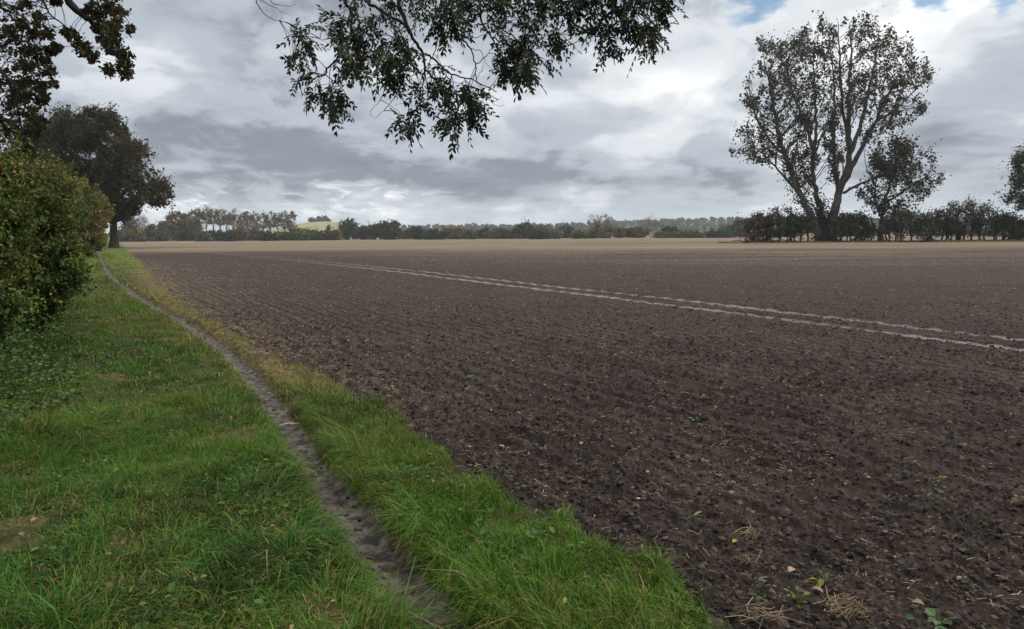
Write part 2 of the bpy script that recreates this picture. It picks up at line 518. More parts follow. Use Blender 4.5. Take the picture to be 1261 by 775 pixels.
def blades(g, x, y, z, L, wid, lean, az, col, seg=3):
    n = len(x)
    d = np.stack([np.cos(az), np.sin(az), np.zeros(n)], 1)
    s = np.stack([-np.sin(az), np.cos(az), np.zeros(n)], 1)
    tw = rng.normal(scale=.5, size=n)[:, None]
    s = norm(s + d * tw)
    base = np.stack([x, y, z], 1)
    ts = np.linspace(0, 1, seg + 1)
    rows = []
    for t in ts[:-1]:
        th = lean * t
        c = base + (d * (np.sin(lean * t * .9) * t)[:, None] + np.array([0, 0, 1.0]) * (np.cos(th) * t)[:, None]) * L[:, None]
        w = (wid * (1 - 0.75 * t ** 1.5) / 2)[:, None]
        rows += [c - s * w, c + s * w]
    th = lean
    tip = base + (d * np.sin(lean * .9)[:, None] + np.array([0, 0, 1.0]) * (np.cos(th))[:, None]) * L[:, None]
    rows.append(tip)
    vv = np.stack(rows, 1); k = vv.shape[1]
    b = (np.arange(n) * k)[:, None]
    f4 = np.concatenate([b + np.array([2 * j, 2 * j + 1, 2 * j + 3, 2 * j + 2]) for j in range(seg - 1)]) if seg > 1 else None
    f3 = b + np.array([k - 3, k - 2, k - 1])
    g.add(vv, f3=f3, f4=f4, c=np.repeat(col, k, 0))


GREEN = np.array([[.036, .094, .014], [.024, .068, .013], [.062, .142, .019], [.048, .106, .018], [.013, .040, .010]])
YELLOW = np.array([[.135, .150, .030], [.105, .135, .025], [.17, .155, .045]])
STRAW = np.array([[.30, .235, .105], [.24, .18, .085], [.36, .29, .15], [.17, .115, .055]])


def grass_cover(n, r0, r1, power, wid, hgt, seg, tuft, g, spr=1.0, tvar=.28):
    nt_ = n // tuft
    x, y = polar_points(nt_, r0, r1, -44, 42, power)
    spread = (0.012 + 0.02 * (np.hypot(x, y) / 10)) * spr
    x = np.repeat(x, tuft); y = np.repeat(y, tuft); sp = np.repeat(spread, tuft)
    tsz = np.repeat(rng.lognormal(0, tvar, nt_), tuft); taz = np.repeat(rng.random(nt_) * 2 * PI, tuft)
    tdry = np.repeat(rng.random(nt_), tuft)
    ox, oy = rng.normal(size=len(x)) * sp, rng.normal(size=len(x)) * sp
    x = x + ox; y = y + oy
    r = np.hypot(x, y)
    dP = pdist(x, y, PATH); dE = pdist(x, y, EDGE)
    ew = dE + 0.55 * (fbm(x * 3.1, y * 3.1, 3, 21) - .5) + 0.35 * (fbm(x * .8, y * .8, 2, 77) - .5)
    pw = 0.130 - 0.045 * smooth(4, 8, r) + 0.07 * (fbm(x * 6, y * 6, 3, 5) - .5)
    keep = (np.abs(dP) > pw) & (ew < 0.10 * rng.random(len(x)) ** 2 - 0.03)
    bare = smooth(.69, .78, fbm(x * 1.3 + 3, y * 1.3, 3, 44))
    patch = fbm(x * 1.7, y * 1.7, 3, 55)
    dryz = np.exp(-((dE + .22) / (.40 + .012 * r)) ** 2) * smooth(6.2, 9.5, r)
    dens = (1 - .6 * bare) * (0.55 + .8 * smooth(.25, .6, patch)) * (1 - .35 * dryz)
    keep &= rng.random(len(x)) < dens
    keep &= (-dP < 2.6 + .19 * r + 1.5 * rng.random(len(x)))
    x, y, r, dP, dE, tsz, taz, ox, oy, bare, dryz, tdry, patch = [q[keep] for q in (x, y, r, dP, dE, tsz, taz, ox, oy, bare, dryz, tdry, patch)]
    m = len(x)
    z = height_at(x, y) - 0.006
    big = fbm(x * .55, y * .55, 3, 66); lush = fbm(x * 2.3, y * 2.3, 2, 68)
    side = (dP > 0)
    lip = np.exp(-((np.abs(dP) - .28) / .16) ** 2)
    L = hgt * (0.55 + .75 * lush) * tsz * np.exp(rng.normal(scale=.28, size=m))
    L *= np.where(side, .80 + .5 * lip, 0.9 + .45 * lip) * (1 - .35 * dryz) * (1 - .45 * bare)
    L *= np.where(side & (r > 9), .75, 1)
    az = np.where(rng.random(m) < .65, np.arctan2(oy, ox) + rng.normal(scale=.6, size=m), taz + rng.normal(scale=.8, size=m))
    # neighbouring blades lie the same way, in swirls a hand wide
    comb = 4 * PI * fbm(x * 2.4, y * 2.4, 2, 141)
    cs = .25 + .7 * smooth(.35, .7, fbm(x * 1.3, y * 1.3, 2, 143))
    az = np.arctan2(np.sin(az) + cs * np.sin(comb), np.cos(az) + cs * np.cos(comb))
    # blades on the lips of the path hang over it
    nxp = -np.sign(dP) * TN[0] * lip * 1.2; nyp = -np.sign(dP) * TN[1] * lip * 1.2
    az = np.arctan2(np.sin(az) + nyp, np.cos(az) + nxp)
    lean = np.clip(.72 + .30 * cs + .42 * rng.normal(size=m) + .35 * lip + .35 * (~side), .08, 1.75)
    # colours: lush and dark patches, yellowing towards the field, dead blades through it all
    col = palette(GREEN, m)
    col *= (0.68 + .85 * smooth(.3, .7, fbm(x * 4.5, y * 4.5, 2, 147)))[:, None]
    light = smooth(.40, .66, big)[:, None] * .8
    col = col * (1 - light) + palette([[.070, .152, .017], [.100, .185, .021], [.052, .124, .015]], m) * light
    ye = np.clip(.10 + .55 * smooth(.5, .7, fbm(x * .8, y * .8, 3, 71)) * .6 + .75 * dryz + .42 * smooth(11, 26, r), 0, 1)
    yy = rng.random(m) < ye * .75
    col[yy] = palette(YELLOW, yy.sum())
    sd = (rng.random(m) < .04 + .3 * bare + .5 * dryz) | (tdry < .02)
    col[sd] = palette(STRAW, sd.sum()) * 1.12
    lean[sd] += .35
    w = wid * (0.6 + .8 * rng.random(m)) * np.maximum(1, r / 7.0) ** .8 * np.where(sd, .6, 1.)
    blades(g, x, y, z, L * np.maximum(1, (r / 14)) ** .25, w, lean, az, col, seg)


g = Geo()
grass_cover(240000, 2.2, 7.5, 0.15, .0048, .056, 3, 8, g)
grass_cover(190000, 2.2, 7.8, 0.15, .0052, .088, 3, 34, g, 1.9, .42)
grass_cover(220000, 7.2, 20, -0.4, .0062, .060, 2, 7, g)
grass_cover(150000, 7.0, 22, -0.4, .0066, .092, 2, 26, g, 1.7, .42)
grass_cover(190000, 19, 80, -0.6, .009, .10, 2, 10, g, 1.3, .4)
tag(g.build('grass', GRASS), 'rough green grass on the verge either side of the narrow footpath', 'grass', kind='stuff')

# broad leaves at the foot of the hedge
g = Geo()
x, y = polar_points(90000, 4.2, 30, -46, -18, -0.4)
dP = pdist(x, y, PATH); r = np.hypot(x, y)
wv = fbm(x * 1.1, y * 1.1, 3, 15)
cover = smooth(1.55, 2.5, -dP - .9 * (r < 7) + 1.8 * (wv - .5)) * (-dP < 5.5 + .22 * r)
k = rng.random(len(x)) < cover
x, y, r, wv = x[k], y[k], r[k], wv[k]
hh = (0.05 + .75 * smooth(.3, .65, fbm(x * 1.4, y * 1.4, 2, 19)) * smooth(1.4, 3.2, -dP[k])) * np.sqrt(rng.random(len(x))) * (.5 + .9 * smooth(7, 12, r))
z = height_at(x, y) + hh
ax = rand_dir(len(x)); ax[:, 2] = ax[:, 2] * .4 - .1
nr_ = norm(rand_dir(len(x)) * .55 + np.array([0, 0, 1]))
col = palette([[.045, .10, .022], [.065, .14, .026], [.030, .070, .020], [.10, .16, .035], [.06, .085, .045]], len(x))
Ls = .030 + .035 * rng.random(len(x))
leaves(g, np.stack([x, y, z], 1), ax, nr_, Ls, Ls * .62, col, True)
sk = rng.random(len(x)) < .12
sp = np.stack([x[sk], y[sk], z[sk]], 1); gp = sp.copy(); gp[:, 2] -= hh[sk] + .02; gp[:, :2] += rng.normal(scale=.03, size=(sk.sum(), 2))
tubes(g, np.stack([gp, (gp + sp) / 2 + rng.normal(scale=.01, size=gp.shape), sp], 1), np.full((sk.sum(), 3), .0025), 3, (.07, .085, .03))
tag(g.build('undergrowth', LEAF), 'dark nettles and ground ivy in the shade at the foot of the hedge', 'undergrowth', kind='stuff')

# plantain, clover and dock leaves among the turf, and leaves fallen from the oak
g = Geo()
x, y = polar_points(16000, 2.4, 24, -42, 20, -0.3)
dP = pdist(x, y, PATH); dE = pdist(x, y, EDGE)
k = (np.abs(dP) > .2) & (dE < -.1) & (-dP < 3.6) & (rng.random(len(x)) < smooth(.55, .72, fbm(x * 2.0, y * 2.0, 3, 171)) * .6)
x, y = x[k], y[k]; m = 4; x = np.repeat(x, m) + rng.normal(scale=.02, size=len(x) * m); y = np.repeat(y, m) + rng.normal(scale=.02, size=len(y) * m); n = len(x)
z = height_at(x, y) + .02 + .05 * rng.random(n)
ax = rand_dir(n); ax[:, 2] = np.abs(ax[:, 2]) * .4
Ls = .018 + .035 * rng.random(n) ** 1.5
leaves(g, np.stack([x, y, z], 1), ax, norm(rand_dir(n) * .5 + np.array([0, 0, 1])), Ls, Ls * .6, palette([[.06, .13, .025], [.045, .10, .03], [.09, .16, .03], [.035, .08, .02]], n), True)
tag(g.build('clover', LEAF), 'low broad-leaved weeds growing among the grass of the verge', 'weeds', kind='stuff')
g = Geo()
x, y = polar_points(1300, 2.6, 34, -44, 10, -0.35)
dP = pdist(x, y, PATH); dE = pdist(x, y, EDGE)
k = (dE < .4) & (-dP < 5) & (rng.random(len(x)) < .25 + .5 * smooth(.8, 2.5, -dP)); x, y = x[k], y[k]; n = len(x); r = np.hypot(x, y)
ax = rand_dir(n); ax[:, 2] *= .3
Ls = (.02 + .022 * rng.random(n)) * np.maximum(1, r / 12) ** .3
leaves(g, np.stack([x, y, height_at(x, y) + .03 + .04 * rng.random(n) * (np.abs(dP[k]) > .2)], 1), ax, norm(rand_dir(n) * .5 + np.array([0, 0, 1])), Ls, Ls * .6,
       palette([[.22, .15, .07], [.15, .09, .045], [.28, .21, .09], [.10, .065, .035]], n), True, .5)
tag(g.build('leaf_litter', DRY), 'brown leaves fallen from the oak, caught in the verge grass', 'leaves', kind='stuff')

# ------------------------------------------------------------------ what lies on the field
def straws(g, x, y, z, L, w, col, lift=.25):
    n = len(x); a = rng.random(n) * 2 * PI
    d = np.stack([np.cos(a), np.sin(a), rng.normal(scale=lift, size=n)], 1); d = norm(d)
    c = np.stack([x, y, z], 1)
    bend = np.stack([-np.sin(a), np.cos(a), .4 * np.ones(n)], 1) * (rng.normal(scale=.12, size=n) * L)[:, None]
    pts = np.stack([c - d * L[:, None] / 2, c + bend, c + d * L[:, None] / 2], 1)
    tubes(g, pts, np.stack([w * .5, w * .6, w * .4], 1), 3, np.repeat(col, 9, 0).reshape(n, 3, 3, 3))


g = Geo()
x, y = polar_points(110000, 2.6, 60, -40, 42, -0.75)
dE = pdist(x, y, EDGE); r = np.hypot(x, y)
k = (dE > 0.02) & (rng.random(len(x)) < .045 + .07 * smooth(5, 14, r) + .65 * np.exp(-dE / (.30 + .045 * r)) * smooth(4, 9, r) + .30 * smooth(.54, .68, fbm(x * 1.2, y * 1.2, 3, 91)))
x, y, r = x[k], y[k], r[k]; n = len(x)
z = height_at(x, y) + .006 + .008 * rng.random(n)
straws(g, x, y, z, (.016 + .05 * rng.random(n) ** 2) * np.maximum(1, r / 10) ** .45, (.0016 + .002 * rng.random(n)) * np.maximum(1, r / 6) ** .62,
       palette([[.30, .23, .14], [.38, .31, .20], [.22, .16, .10], [.16, .11, .07], [.46, .40, .30]], n))
tag(g.build('straw_litter', DRY), 'broken pale straw scattered over the dark ploughed soil', 'straw', kind='stuff')

# crumbs and clods
t = (1 + 5 ** .5) / 2
ICO = norm(np.array([[-1, t, 0], [1, t, 0], [-1, -t, 0], [1, -t, 0], [0, -1, t], [0, 1, t], [0, -1, -t], [0, 1, -t], [t, 0, -1], [t, 0, 1], [-t, 0, -1], [-t, 0, 1]], float))
ICF = np.array([[0, 11, 5], [0, 5, 1], [0, 1, 7], [0, 7, 10], [0, 10, 11], [1, 5, 9], [5, 11, 4], [11, 10, 2], [10, 7, 6], [7, 1, 8], [3, 9, 4], [3, 4, 2], [3, 2, 6], [3, 6, 8], [3, 8, 9], [4, 9, 5], [2, 4, 11], [6, 2, 10], [8, 6, 7], [9, 8, 1]])


def lumps(g, x, y, z, size, col, squash=.65):
    n = len(x)
    v = ICO[None] * (1 + .28 * rng.normal(size=(n, 12, 1))) * size[:, None, None]
    v = v * (0.7 + .6 * rng.random((n, 1, 3))); v[..., 2] *= squash
    v = v + np.stack([x, y, z], 1)[:, None]
    g.add(v, f3=((np.arange(n) * 12)[:, None, None] + ICF[None]), c=np.repeat(col, 12, 0))


SOILM = leaf_mat('crumb', .95, 0.0, .15)
g = Geo()
x, y = polar_points(330000, 2.6, 30, -36, 42, -0.5)
dE = pdist(x, y, EDGE); r = np.hypot(x, y)
k = ((dE > .05) | ((np.abs(pdist(x, y, PATH)) < .11) & (rng.random(len(x)) < .14))) & (rng.random(len(x)) < (.45 + .55 * smooth(.4, .6, fbm(x * 1.6, y * 1.6, 3, 93))) * (1 - .97 * smooth(9, 24, r)))
x, y, r = x[k], y[k], r[k]; n = len(x)
sz = (.0042 + .015 * rng.random(n) ** 6) * np.maximum(1, r / 6) ** .15
lumps(g, x, y, height_at(x, y) + sz * .2, sz, palette([[.018, .0145, .0125], [.032, .025, .022], [.048, .037, .032], [.070, .055, .047], [.038, .029, .027]], n))
tag(g.build('soil_crumbs', SOILM), 'crumbled clods of dark brown soil across the ploughed field', 'soil clods', kind='stuff')

# pale stones and flints
g = Geo()
x, y = polar_points(9000, 4, 60, -34, 42, -0.55)
dE = pdist(x, y, EDGE); k = (dE > .15) & (rng.random(len(x)) < .12 + .25 * smooth(8, 16, np.hypot(x, y)))
x, y = x[k], y[k]; n = len(x); r = np.hypot(x, y)
sz = (.006 + .010 * rng.random(n) ** 2) * np.maximum(1, r / 10) ** .5
lumps(g, x, y, height_at(x, y) + sz * .3, sz, palette([[.24, .21, .17], [.34, .30, .24], [.17, .15, .125], [.27, .20, .14]], n))
tag(g.build('pebbles', SOILM), 'small pale stones dotted over the ploughed soil', 'stones', kind='stuff')
# ------------------------------------------------------------------ trees
def in_poly(x, y, poly):
    c = np.zeros(len(x), bool); n = len(poly)
    for i in range(n):
        x0, y0 = poly[i]; x1, y1 = poly[(i + 1) % n]
        c ^= ((y0 > y) != (y1 > y)) & (x < (x1 - x0) * (y - y0) / ((y1 - y0) or 1e-9) + x0)
    return c


def sample_poly(poly, n, seed, hole, hs):
    poly = np.array(poly, float); lo, hi = poly.min(0), poly.max(0); out = np.zeros((0, 2))
    for _ in range(60):
        q = lo + rng.random((n * 2, 2)) * (hi - lo)
        k = in_poly(q[:, 0], q[:, 1], poly)
        if hole: k &= fbm(q[:, 0] / hs, q[:, 1] / hs, 2, seed) > hole + .10 * rng.normal(size=len(q))
        out = np.vstack([out, q[k]])
        if len(out) >= n: break
    return out[:n]


def grow_tree(name, label, cat, Y, base, stems, poly, nclump, clump_r, leaf_n, leaf_len, pal, bark=None, leafm=None, group=None,
              depth=.7, hole=.36, hs=22., rise=.35, sides=6, twig=.5, hexa=False, aspect=.55, pal2=None, clumps=None, seed=1,
              trunk_name='trunk', twig_r=.012, ground=None, droop=0., leafjit=1.0, bare_twigs=0, extra_parts=None, wmin=0.0, pal2_up=False, shoots=0, streak=0.0):
    bark = bark or BARK; leafm = leafm or LEAF
    base3 = P(np.array(base[0]), np.array(base[1]), Y)
    base3[2] = (height_at(np.array([base3[0]]), np.array([base3[1]]))[0] if ground is None else ground)
    root = empty(name, base3, label, cat, group)
    gs = Geo(); spts = []
    for st in stems:
        px = np.array(st[0], float); off = st[3] if len(st) > 3 else 0.0
        tt = np.linspace(0, 1, len(px))
        w = P(px[:, 0], px[:, 1], Y + off * tt)
        if st[1] > 0 and (len(st) < 5 or st[4]):
            w[0, 2] = base3[2] - .1
        m = max(8, 4 * len(px))
        c = spline(w, m); L = np.linalg.norm(c[-1] - c[0])
        c[1:-1] += rng.normal(scale=.004 * L, size=(m - 2, 3))
        t = np.linspace(0, 1, m)
        r_ = st[1] * (1 - t) ** .8 + st[2] * t ** .6
        if len(st) < 5 or st[4]: r_ = r_ * (1 + .55 * np.exp(-t * m / 2.2))
        tubes(gs, c, r_, sides)
        k0 = int(m * .22)
        spts.append(np.concatenate([c[k0:], r_[k0:, None]], 1))
    SP = np.vstack(spts)
    # where the foliage sits
    px = sample_poly(poly, nclump, seed * 131 + 7, hole, hs) if poly is not None and nclump else np.zeros((0, 2))
    cr = clump_r * np.exp(rng.normal(scale=.25, size=len(px)))
    if len(px):
        po = np.array(poly, float)
        cx_ = (po[:, 0].max() + po[:, 0].min()) / 2; hw = (po[:, 0].max() - po[:, 0].min()) / 2
        cy_ = (po[:, 1].max() + po[:, 1].min()) / 2; hh = (po[:, 1].max() - po[:, 1].min()) / 2
        rho = np.clip(((px[:, 0] - cx_) / hw) ** 2 * .8 + ((px[:, 1] - cy_) / hh) ** 2 * .5, 0, .95)
        dz = (rng.random(len(px)) * 2 - 1) * np.sqrt(1 - rho) * hw * Y / F0 * depth
        C = P(px[:, 0], px[:, 1], Y + dz)
        # keep the outline while depth changes: the crown is round in plan
    else:
        C = np.zeros((0, 3))
    if clumps is not None:
        ca = np.array(clumps, float)
        C = np.vstack([C, P(ca[:, 0], ca[:, 1], Y + ca[:, 3])]); cr = np.concatenate([cr, ca[:, 2] * Y / F0])
    n = len(C)
    d = np.linalg.norm(C[:, None] - SP[None, :, :3], axis=2)
    cost = d + 1.1 * np.maximum(0, SP[None, :, 2] - C[:, None, 2] + rise * d)
    j = cost.argmin(1); A = SP[j, :3]; Lb = np.linalg.norm(C - A, axis=1)
    t = np.linspace(0, 1, 6)[None, :, None]
    mid = A * .5 + C * .5 + np.array([0, 0, 1.0]) * (Lb * (.10 * (rise > 0) - droop))[:, None] + rng.normal(scale=.07, size=(n, 3)) * Lb[:, None]
    B = (1 - t) ** 2 * A[:, None] + 2 * t * (1 - t) * mid[:, None] + t * t * C[:, None]
    B[:, 1:-1] += rng.normal(scale=.02, size=(n, 4, 3)) * Lb[:, None, None]
    r0 = np.minimum(SP[j, 3] * .6, twig_r * (.7 + .35 * Lb)); r0 = np.maximum(r0, wmin)
    rb = r0[:, None] * np.linspace(1, .3, 6)[None]
    gb = Geo(); tubes(gb, B, np.maximum(rb, wmin * .7), 4)
    # finer twigs from the outer half into the clump
    nt_ = 3 + bare_twigs
    k = rng.integers(2, 6, size=(n, nt_)); s0 = B[np.arange(n)[:, None], k]
    e0 = C[:, None] + rng.normal(size=(n, nt_, 3)) * cr[:, None, None] * (.7 if not bare_twigs else 1.0); e0[..., 2] += cr[:, None] * (.15 - 1.2 * droop)
    tw = np.stack([s0, (s0 + e0) / 2 + rng.normal(scale=.08, size=s0.shape) * cr[:, None, None], e0], 2).reshape(-1, 3, 3)
    trd = np.repeat(r0 * .4, nt_)[:, None] * np.array([1, .7, .4]); trd = np.maximum(trd, wmin * .5)
    tubes(gb, tw, trd, 3)
    gs.build(trunk_name, bark, root, base3, True)
    # leaves
    if leaf_n:
        nl = rng.poisson(leaf_n, n) if leaf_n > 3 else np.full(n, leaf_n)
        idx = np.repeat(np.arange(n), nl); N = len(idx)
        on = rng.random(N) < .6
        tips = e0[idx, rng.integers(0, nt_, N)]; s_ = s0[idx, rng.integers(0, nt_, N)]
        u_ = rng.random(N)[:, None]
        pos = np.where(on[:, None], tips + (C[idx] - tips) * u_ * .6, C[idx]) + rng.normal(size=(N, 3)) * (cr[idx] * .42 * leafjit)[:, None] * np.array([1, 1, .85])
        if streak:
            sdv_ = norm(norm(C - A) + np.array([0, 0, .9]))
            pos = pos + sdv_[idx] * (rng.normal(size=N) * cr[idx] * streak)[:, None]
        cb = np.exp(rng.normal(scale=.36 if pal2_up else .24, size=n))[idx][:, None]
        col = palette(pal, N) * cb
        if pal2 is not None:
            f = smooth(.46, .6, fbm(C[:, 0] * .45 + seed, C[:, 2] * .45, 2, seed + 3))
            if pal2_up:
                zf = (C[:, 2] - C[:, 2].min()) / max(.1, np.ptp(C[:, 2])); f = np.clip(f * smooth(.30, .75, zf) + .8 * smooth(.78, .98, zf), 0, 1)
            f = f[idx]
            s2 = rng.random(N) < f * .8
            col[s2] = palette(pal2, s2.sum()) * cb[s2]
        ll = leaf_len * np.exp(rng.normal(scale=.28, size=N))
        if shoots:
            # young shoots standing out of the clipped mass, leaves along them
            zf = (C[:, 2] - C[:, 2].min()) / max(.1, np.ptp(C[:, 2])); w_ = .25 + zf ** 2; si = rng.choice(n, shoots, p=w_ / w_.sum())
            out = norm((C[si] - C.mean(0)) * np.array([1, 1, .6]) + np.array([0, 0, .6]) * cr.mean() * 4 + rng.normal(scale=.8, size=(shoots, 3)) * cr.mean() * 2)
            sl_ = cr[si] * (1.0 + 2.8 * rng.random(shoots)); q0 = C[si]; q1 = q0 + out * sl_[:, None]; qm = (q0 + q1) / 2 + rng.normal(scale=.08, size=q0.shape) * sl_[:, None]
            tubes(gb, np.stack([q0, qm, q1], 1), np.array([[1, .8, .4]]) * max(wmin * .6, .0022), 3)
            k_ = 22; tt = .25 + .8 * rng.random((shoots, k_, 1))
            ps = (q0[:, None] * (1 - tt) + q1[:, None] * tt + rng.normal(scale=.16, size=(shoots, k_, 3)) * cr[si][:, None, None]).reshape(-1, 3)
            pos = np.vstack([pos, ps]); c2 = palette(pal2 if pal2 is not None else pal, len(ps)) * np.repeat(np.exp(rng.normal(scale=.2, size=(shoots, 1))), k_, 0)
            half = rng.random(len(ps)) < .78; c2[half] = palette(pal, half.sum())
            col = np.vstack([col, c2]); ll = np.concatenate([ll, leaf_len * np.exp(rng.normal(scale=.28, size=len(ps)))]); N = len(pos)
        gl = Geo()
        ax = rand_dir(N, -.35 - droop); nn = rand_dir(N, .9)
        leaves(gl, pos, ax, nn, ll, ll * aspect, np.clip(col, .003, 1), hexa)
        gl.build('crown', leafm, root, base3)
    gb.build('branches', bark, root, base3, True)
    return root, base3


def lumpy(cx_, hw, top, bot, seed, rough=.16, n=26, flat=.0):
    r = np.random.default_rng(seed * 7 + 1); a = np.linspace(0, 2 * PI, n, endpoint=False)
    k = 1 + rough * (r.normal(size=n) * .5 + .6 * np.sin(a * 3 + r.random() * 6) + .5 * np.sin(a * 5 + r.random() * 6)) * .8
    cy_ = top * .5 + bot * .5; hh = (bot - top) / 2
    return [(cx_ + hw * (math.copysign(abs(math.cos(t)) ** (.45 if math.sin(t) > 0 else .85), math.cos(t))) * q, min(bot, cy_ + hh * (math.sin(t) * q if math.sin(t) < 0 else math.sin(t)))) for t, q in zip(a, k)]


OAKP = [[.020, .027, .010], [.028, .032, .011], [.036, .031, .012], [.014, .021, .009], [.044, .033, .013]]
DARK = [[.018, .032, .013], [.026, .044, .016], [.036, .050, .019], [.015, .024, .012]]
BROWN = [[.115, .080, .034], [.085, .070, .032], [.145, .090, .038], [.065, .064, .028]]
HEDGE = [[.070, .118, .024], [.048, .086, .021], [.100, .140, .030], [.034, .058, .016], [.145, .145, .036]]
OCHRE = [[.19, .145, .046], [.15, .125, .040], [.12, .11, .034], [.22, .155, .052]]
MID = [[.060, .090, .030], [.080, .105, .036], [.046, .072, .026]]
PALE = [[.17, .145, .075], [.135, .125, .065], [.20, .165, .09], [.11, .105, .055]]
GREY = [[.115, .112, .08], [.09, .092, .062], [.135, .122, .085]]

# -- the tall many-stemmed poplar on the right
YT = 114.0
poplar_poly = [(896, 186), (904, 158), (912, 128), (920, 92), (932, 52), (948, 46), (964, 50), (972, 42), (986, 38), (1000, 36), (1012, 24), (1022, 32), (1034, 18),
               (1050, 24), (1060, 22), (1074, 36), (1088, 22), (1098, 36), (1106, 56), (1118, 48), (1128, 66), (1140, 76), (1148, 94), (1149, 114), (1140, 134), (1128, 146), (1110, 156),
               (1096, 160), (1084, 170), (1070, 176), (1060, 168), (1050, 160), (1040, 178), (1030, 222), (1022, 226), (1022, 190), (1014, 168), (1008, 196),
               (1003, 232), (994, 226), (982, 232), (970, 214), (962, 188), (948, 190), (938, 210), (928, 196), (914, 192)]
poplar_stems = [
    ([(1012, 300), (1000, 266), (983, 236), (967, 192), (957, 152), (949, 112), (941, 74)], .54, .04, -3),
    ([(1014, 300), (1013, 272), (1009, 252), (1002, 224), (1002, 188), (1005, 152), (1004, 112), (999, 54)], .48, .04, 1),
    ([(1022, 300), (1027, 262), (1034, 236), (1044, 206), (1046, 172), (1045, 132), (1048, 82), (1046, 28)], .68, .04, -1),
    ([(1002, 186), (990, 150), (974, 108), (966, 62)], .28, .03, 3, 0),
    ([(1033, 240), (1029, 206), (1026, 170), (1028, 120), (1022, 40)], .38, .03, 4, 0),
    ([(1036, 230), (1048, 208), (1062, 180), (1077, 150), (1096, 112), (1116, 76)], .46, .03, -3, 0),
    ([(1046, 190), (1058, 160), (1068, 120), (1078, 76), (1084, 32)], .34, .03, 3, 0),
    ([(1038, 238), (1056, 228), (1074, 221), (1090, 214)], .22, .05, -2, 0),
    ([(1045, 170), (1036, 120), (1034, 70), (1032, 26)], .26, .03, -3, 0),
    ([(984, 238), (964, 216), (940, 190), (914, 176)], .20, .03, 2, 0),
    ([(968, 194), (944, 168), (926, 130), (922, 96)], .22, .03, -1, 0),
    ([(1078, 150), (1104, 134), (1126, 112), (1140, 98)], .18, .02, 1, 0)]
POP = [[.026, .027, .013], [.036, .034, .015], [.020, .023, .011], [.056, .046, .021], [.016, .019, .010]]
root, b3 = grow_tree('poplar_tree', 'tall spreading poplar with several pale grey stems, rising from the hedgerow', 'tree',
                     YT, (1018, 300), poplar_stems, poplar_poly, 680, .56, 30, .33, POP, BARKG, streak=1.0, depth=.5, hole=.43, hs=15, rise=.85, sides=9, aspect=.8,
                     seed=3, twig_r=.028, wmin=.02, leafjit=.85)
# ivy climbing its foot
g = Geo(); n = 3200
tt = rng.random(n) ** 1.2; wv = rng.integers(0, 3, n)
cl = [spline(P(np.array([p[0] for p in s[0][:4]]), np.array([p[1] for p in s[0][:4]]), YT), 20) for s in poplar_stems[:3]]
mx_ = np.array([.95, .8, .35])
ps = np.array([cl[w][int(min(.99, t * mx_[w]) * 19)] for w, t in zip(wv, tt)]) + rng.normal(size=(n, 3)) * np.array([.75, .6, .5])
ps[:, 2] = np.maximum(ps[:, 2], b3[2] + .05)
leaves(g, ps, rand_dir(n, -.8), rand_dir(n, .3), .3 + .12 * rng.random(n), .26, palette([[.012, .024, .012], [.018, .032, .014], [.026, .036, .016]], n))
g.build('ivy', LEAF, root, b3)

# -- smaller tree leaning right beside it
grow_tree('field_maple', 'smaller dark tree leaning right, close beside the tall poplar', 'tree', 112.0, (1084, 300),
          [([(1084, 300), (1085, 276), (1088, 256), (1094, 232), (1106, 206), (1124, 188)], .34, .03, 1),
           ([(1085, 268), (1078, 246), (1080, 220), (1092, 190)], .16, .02, -2, 0), ([(1090, 250), (1112, 236), (1134, 222), (1154, 214)], .18, .02, 1, 0),
           ([(1086, 262), (1070, 244), (1058, 236)], .12, .02, 1, 0)],
          [(1050, 240), (1062, 230), (1072, 226), (1068, 210), (1076, 192), (1084, 178), (1100, 168), (1118, 172), (1132, 186), (1146, 184), (1150, 200), (1160, 212),
           (1164, 226), (1152, 238), (1138, 240), (1126, 252), (1112, 262), (1098, 270), (1084, 264), (1074, 254), (1062, 246)],
          240, .62, 28, .33, [[.020, .024, .012], [.030, .030, .014], [.016, .020, .011]], streak=1.0, depth=.7, hole=.38, hs=11, seed=5, twig_r=.02, wmin=.015, aspect=.75)

# -- tree cut by the right edge of the picture
grow_tree('hedgerow_oak', 'dark tree cut off by the right edge, its lower boughs spread level', 'tree', 108.0, (1296, 301),
          [([(1296, 301), (1294, 270), (1290, 235), (1284, 205), (1280, 185)], .45, .05, 0), ([(1293, 262), (1270, 252), (1250, 250), (1236, 250)], .16, .03, 1, 0),
           ([(1290, 240), (1270, 228), (1254, 222)], .14, .03, -1, 0), ([(1292, 250), (1320, 230), (1345, 215)], .2, .03, 1, 0)],
          [(1236, 248), (1246, 238), (1242, 224), (1252, 214), (1246, 200), (1254, 188), (1268, 180), (1300, 172), (1330, 190), (1356, 220), (1350, 256), (1310, 262), (1290, 252), (1272, 262), (1254, 256)],
          270, .62, 48, .32, [[.016, .024, .012], [.024, .032, .014], [.012, .018, .010]], streak=.7, depth=.8, hole=.33, hs=10, seed=6, wmin=.015)

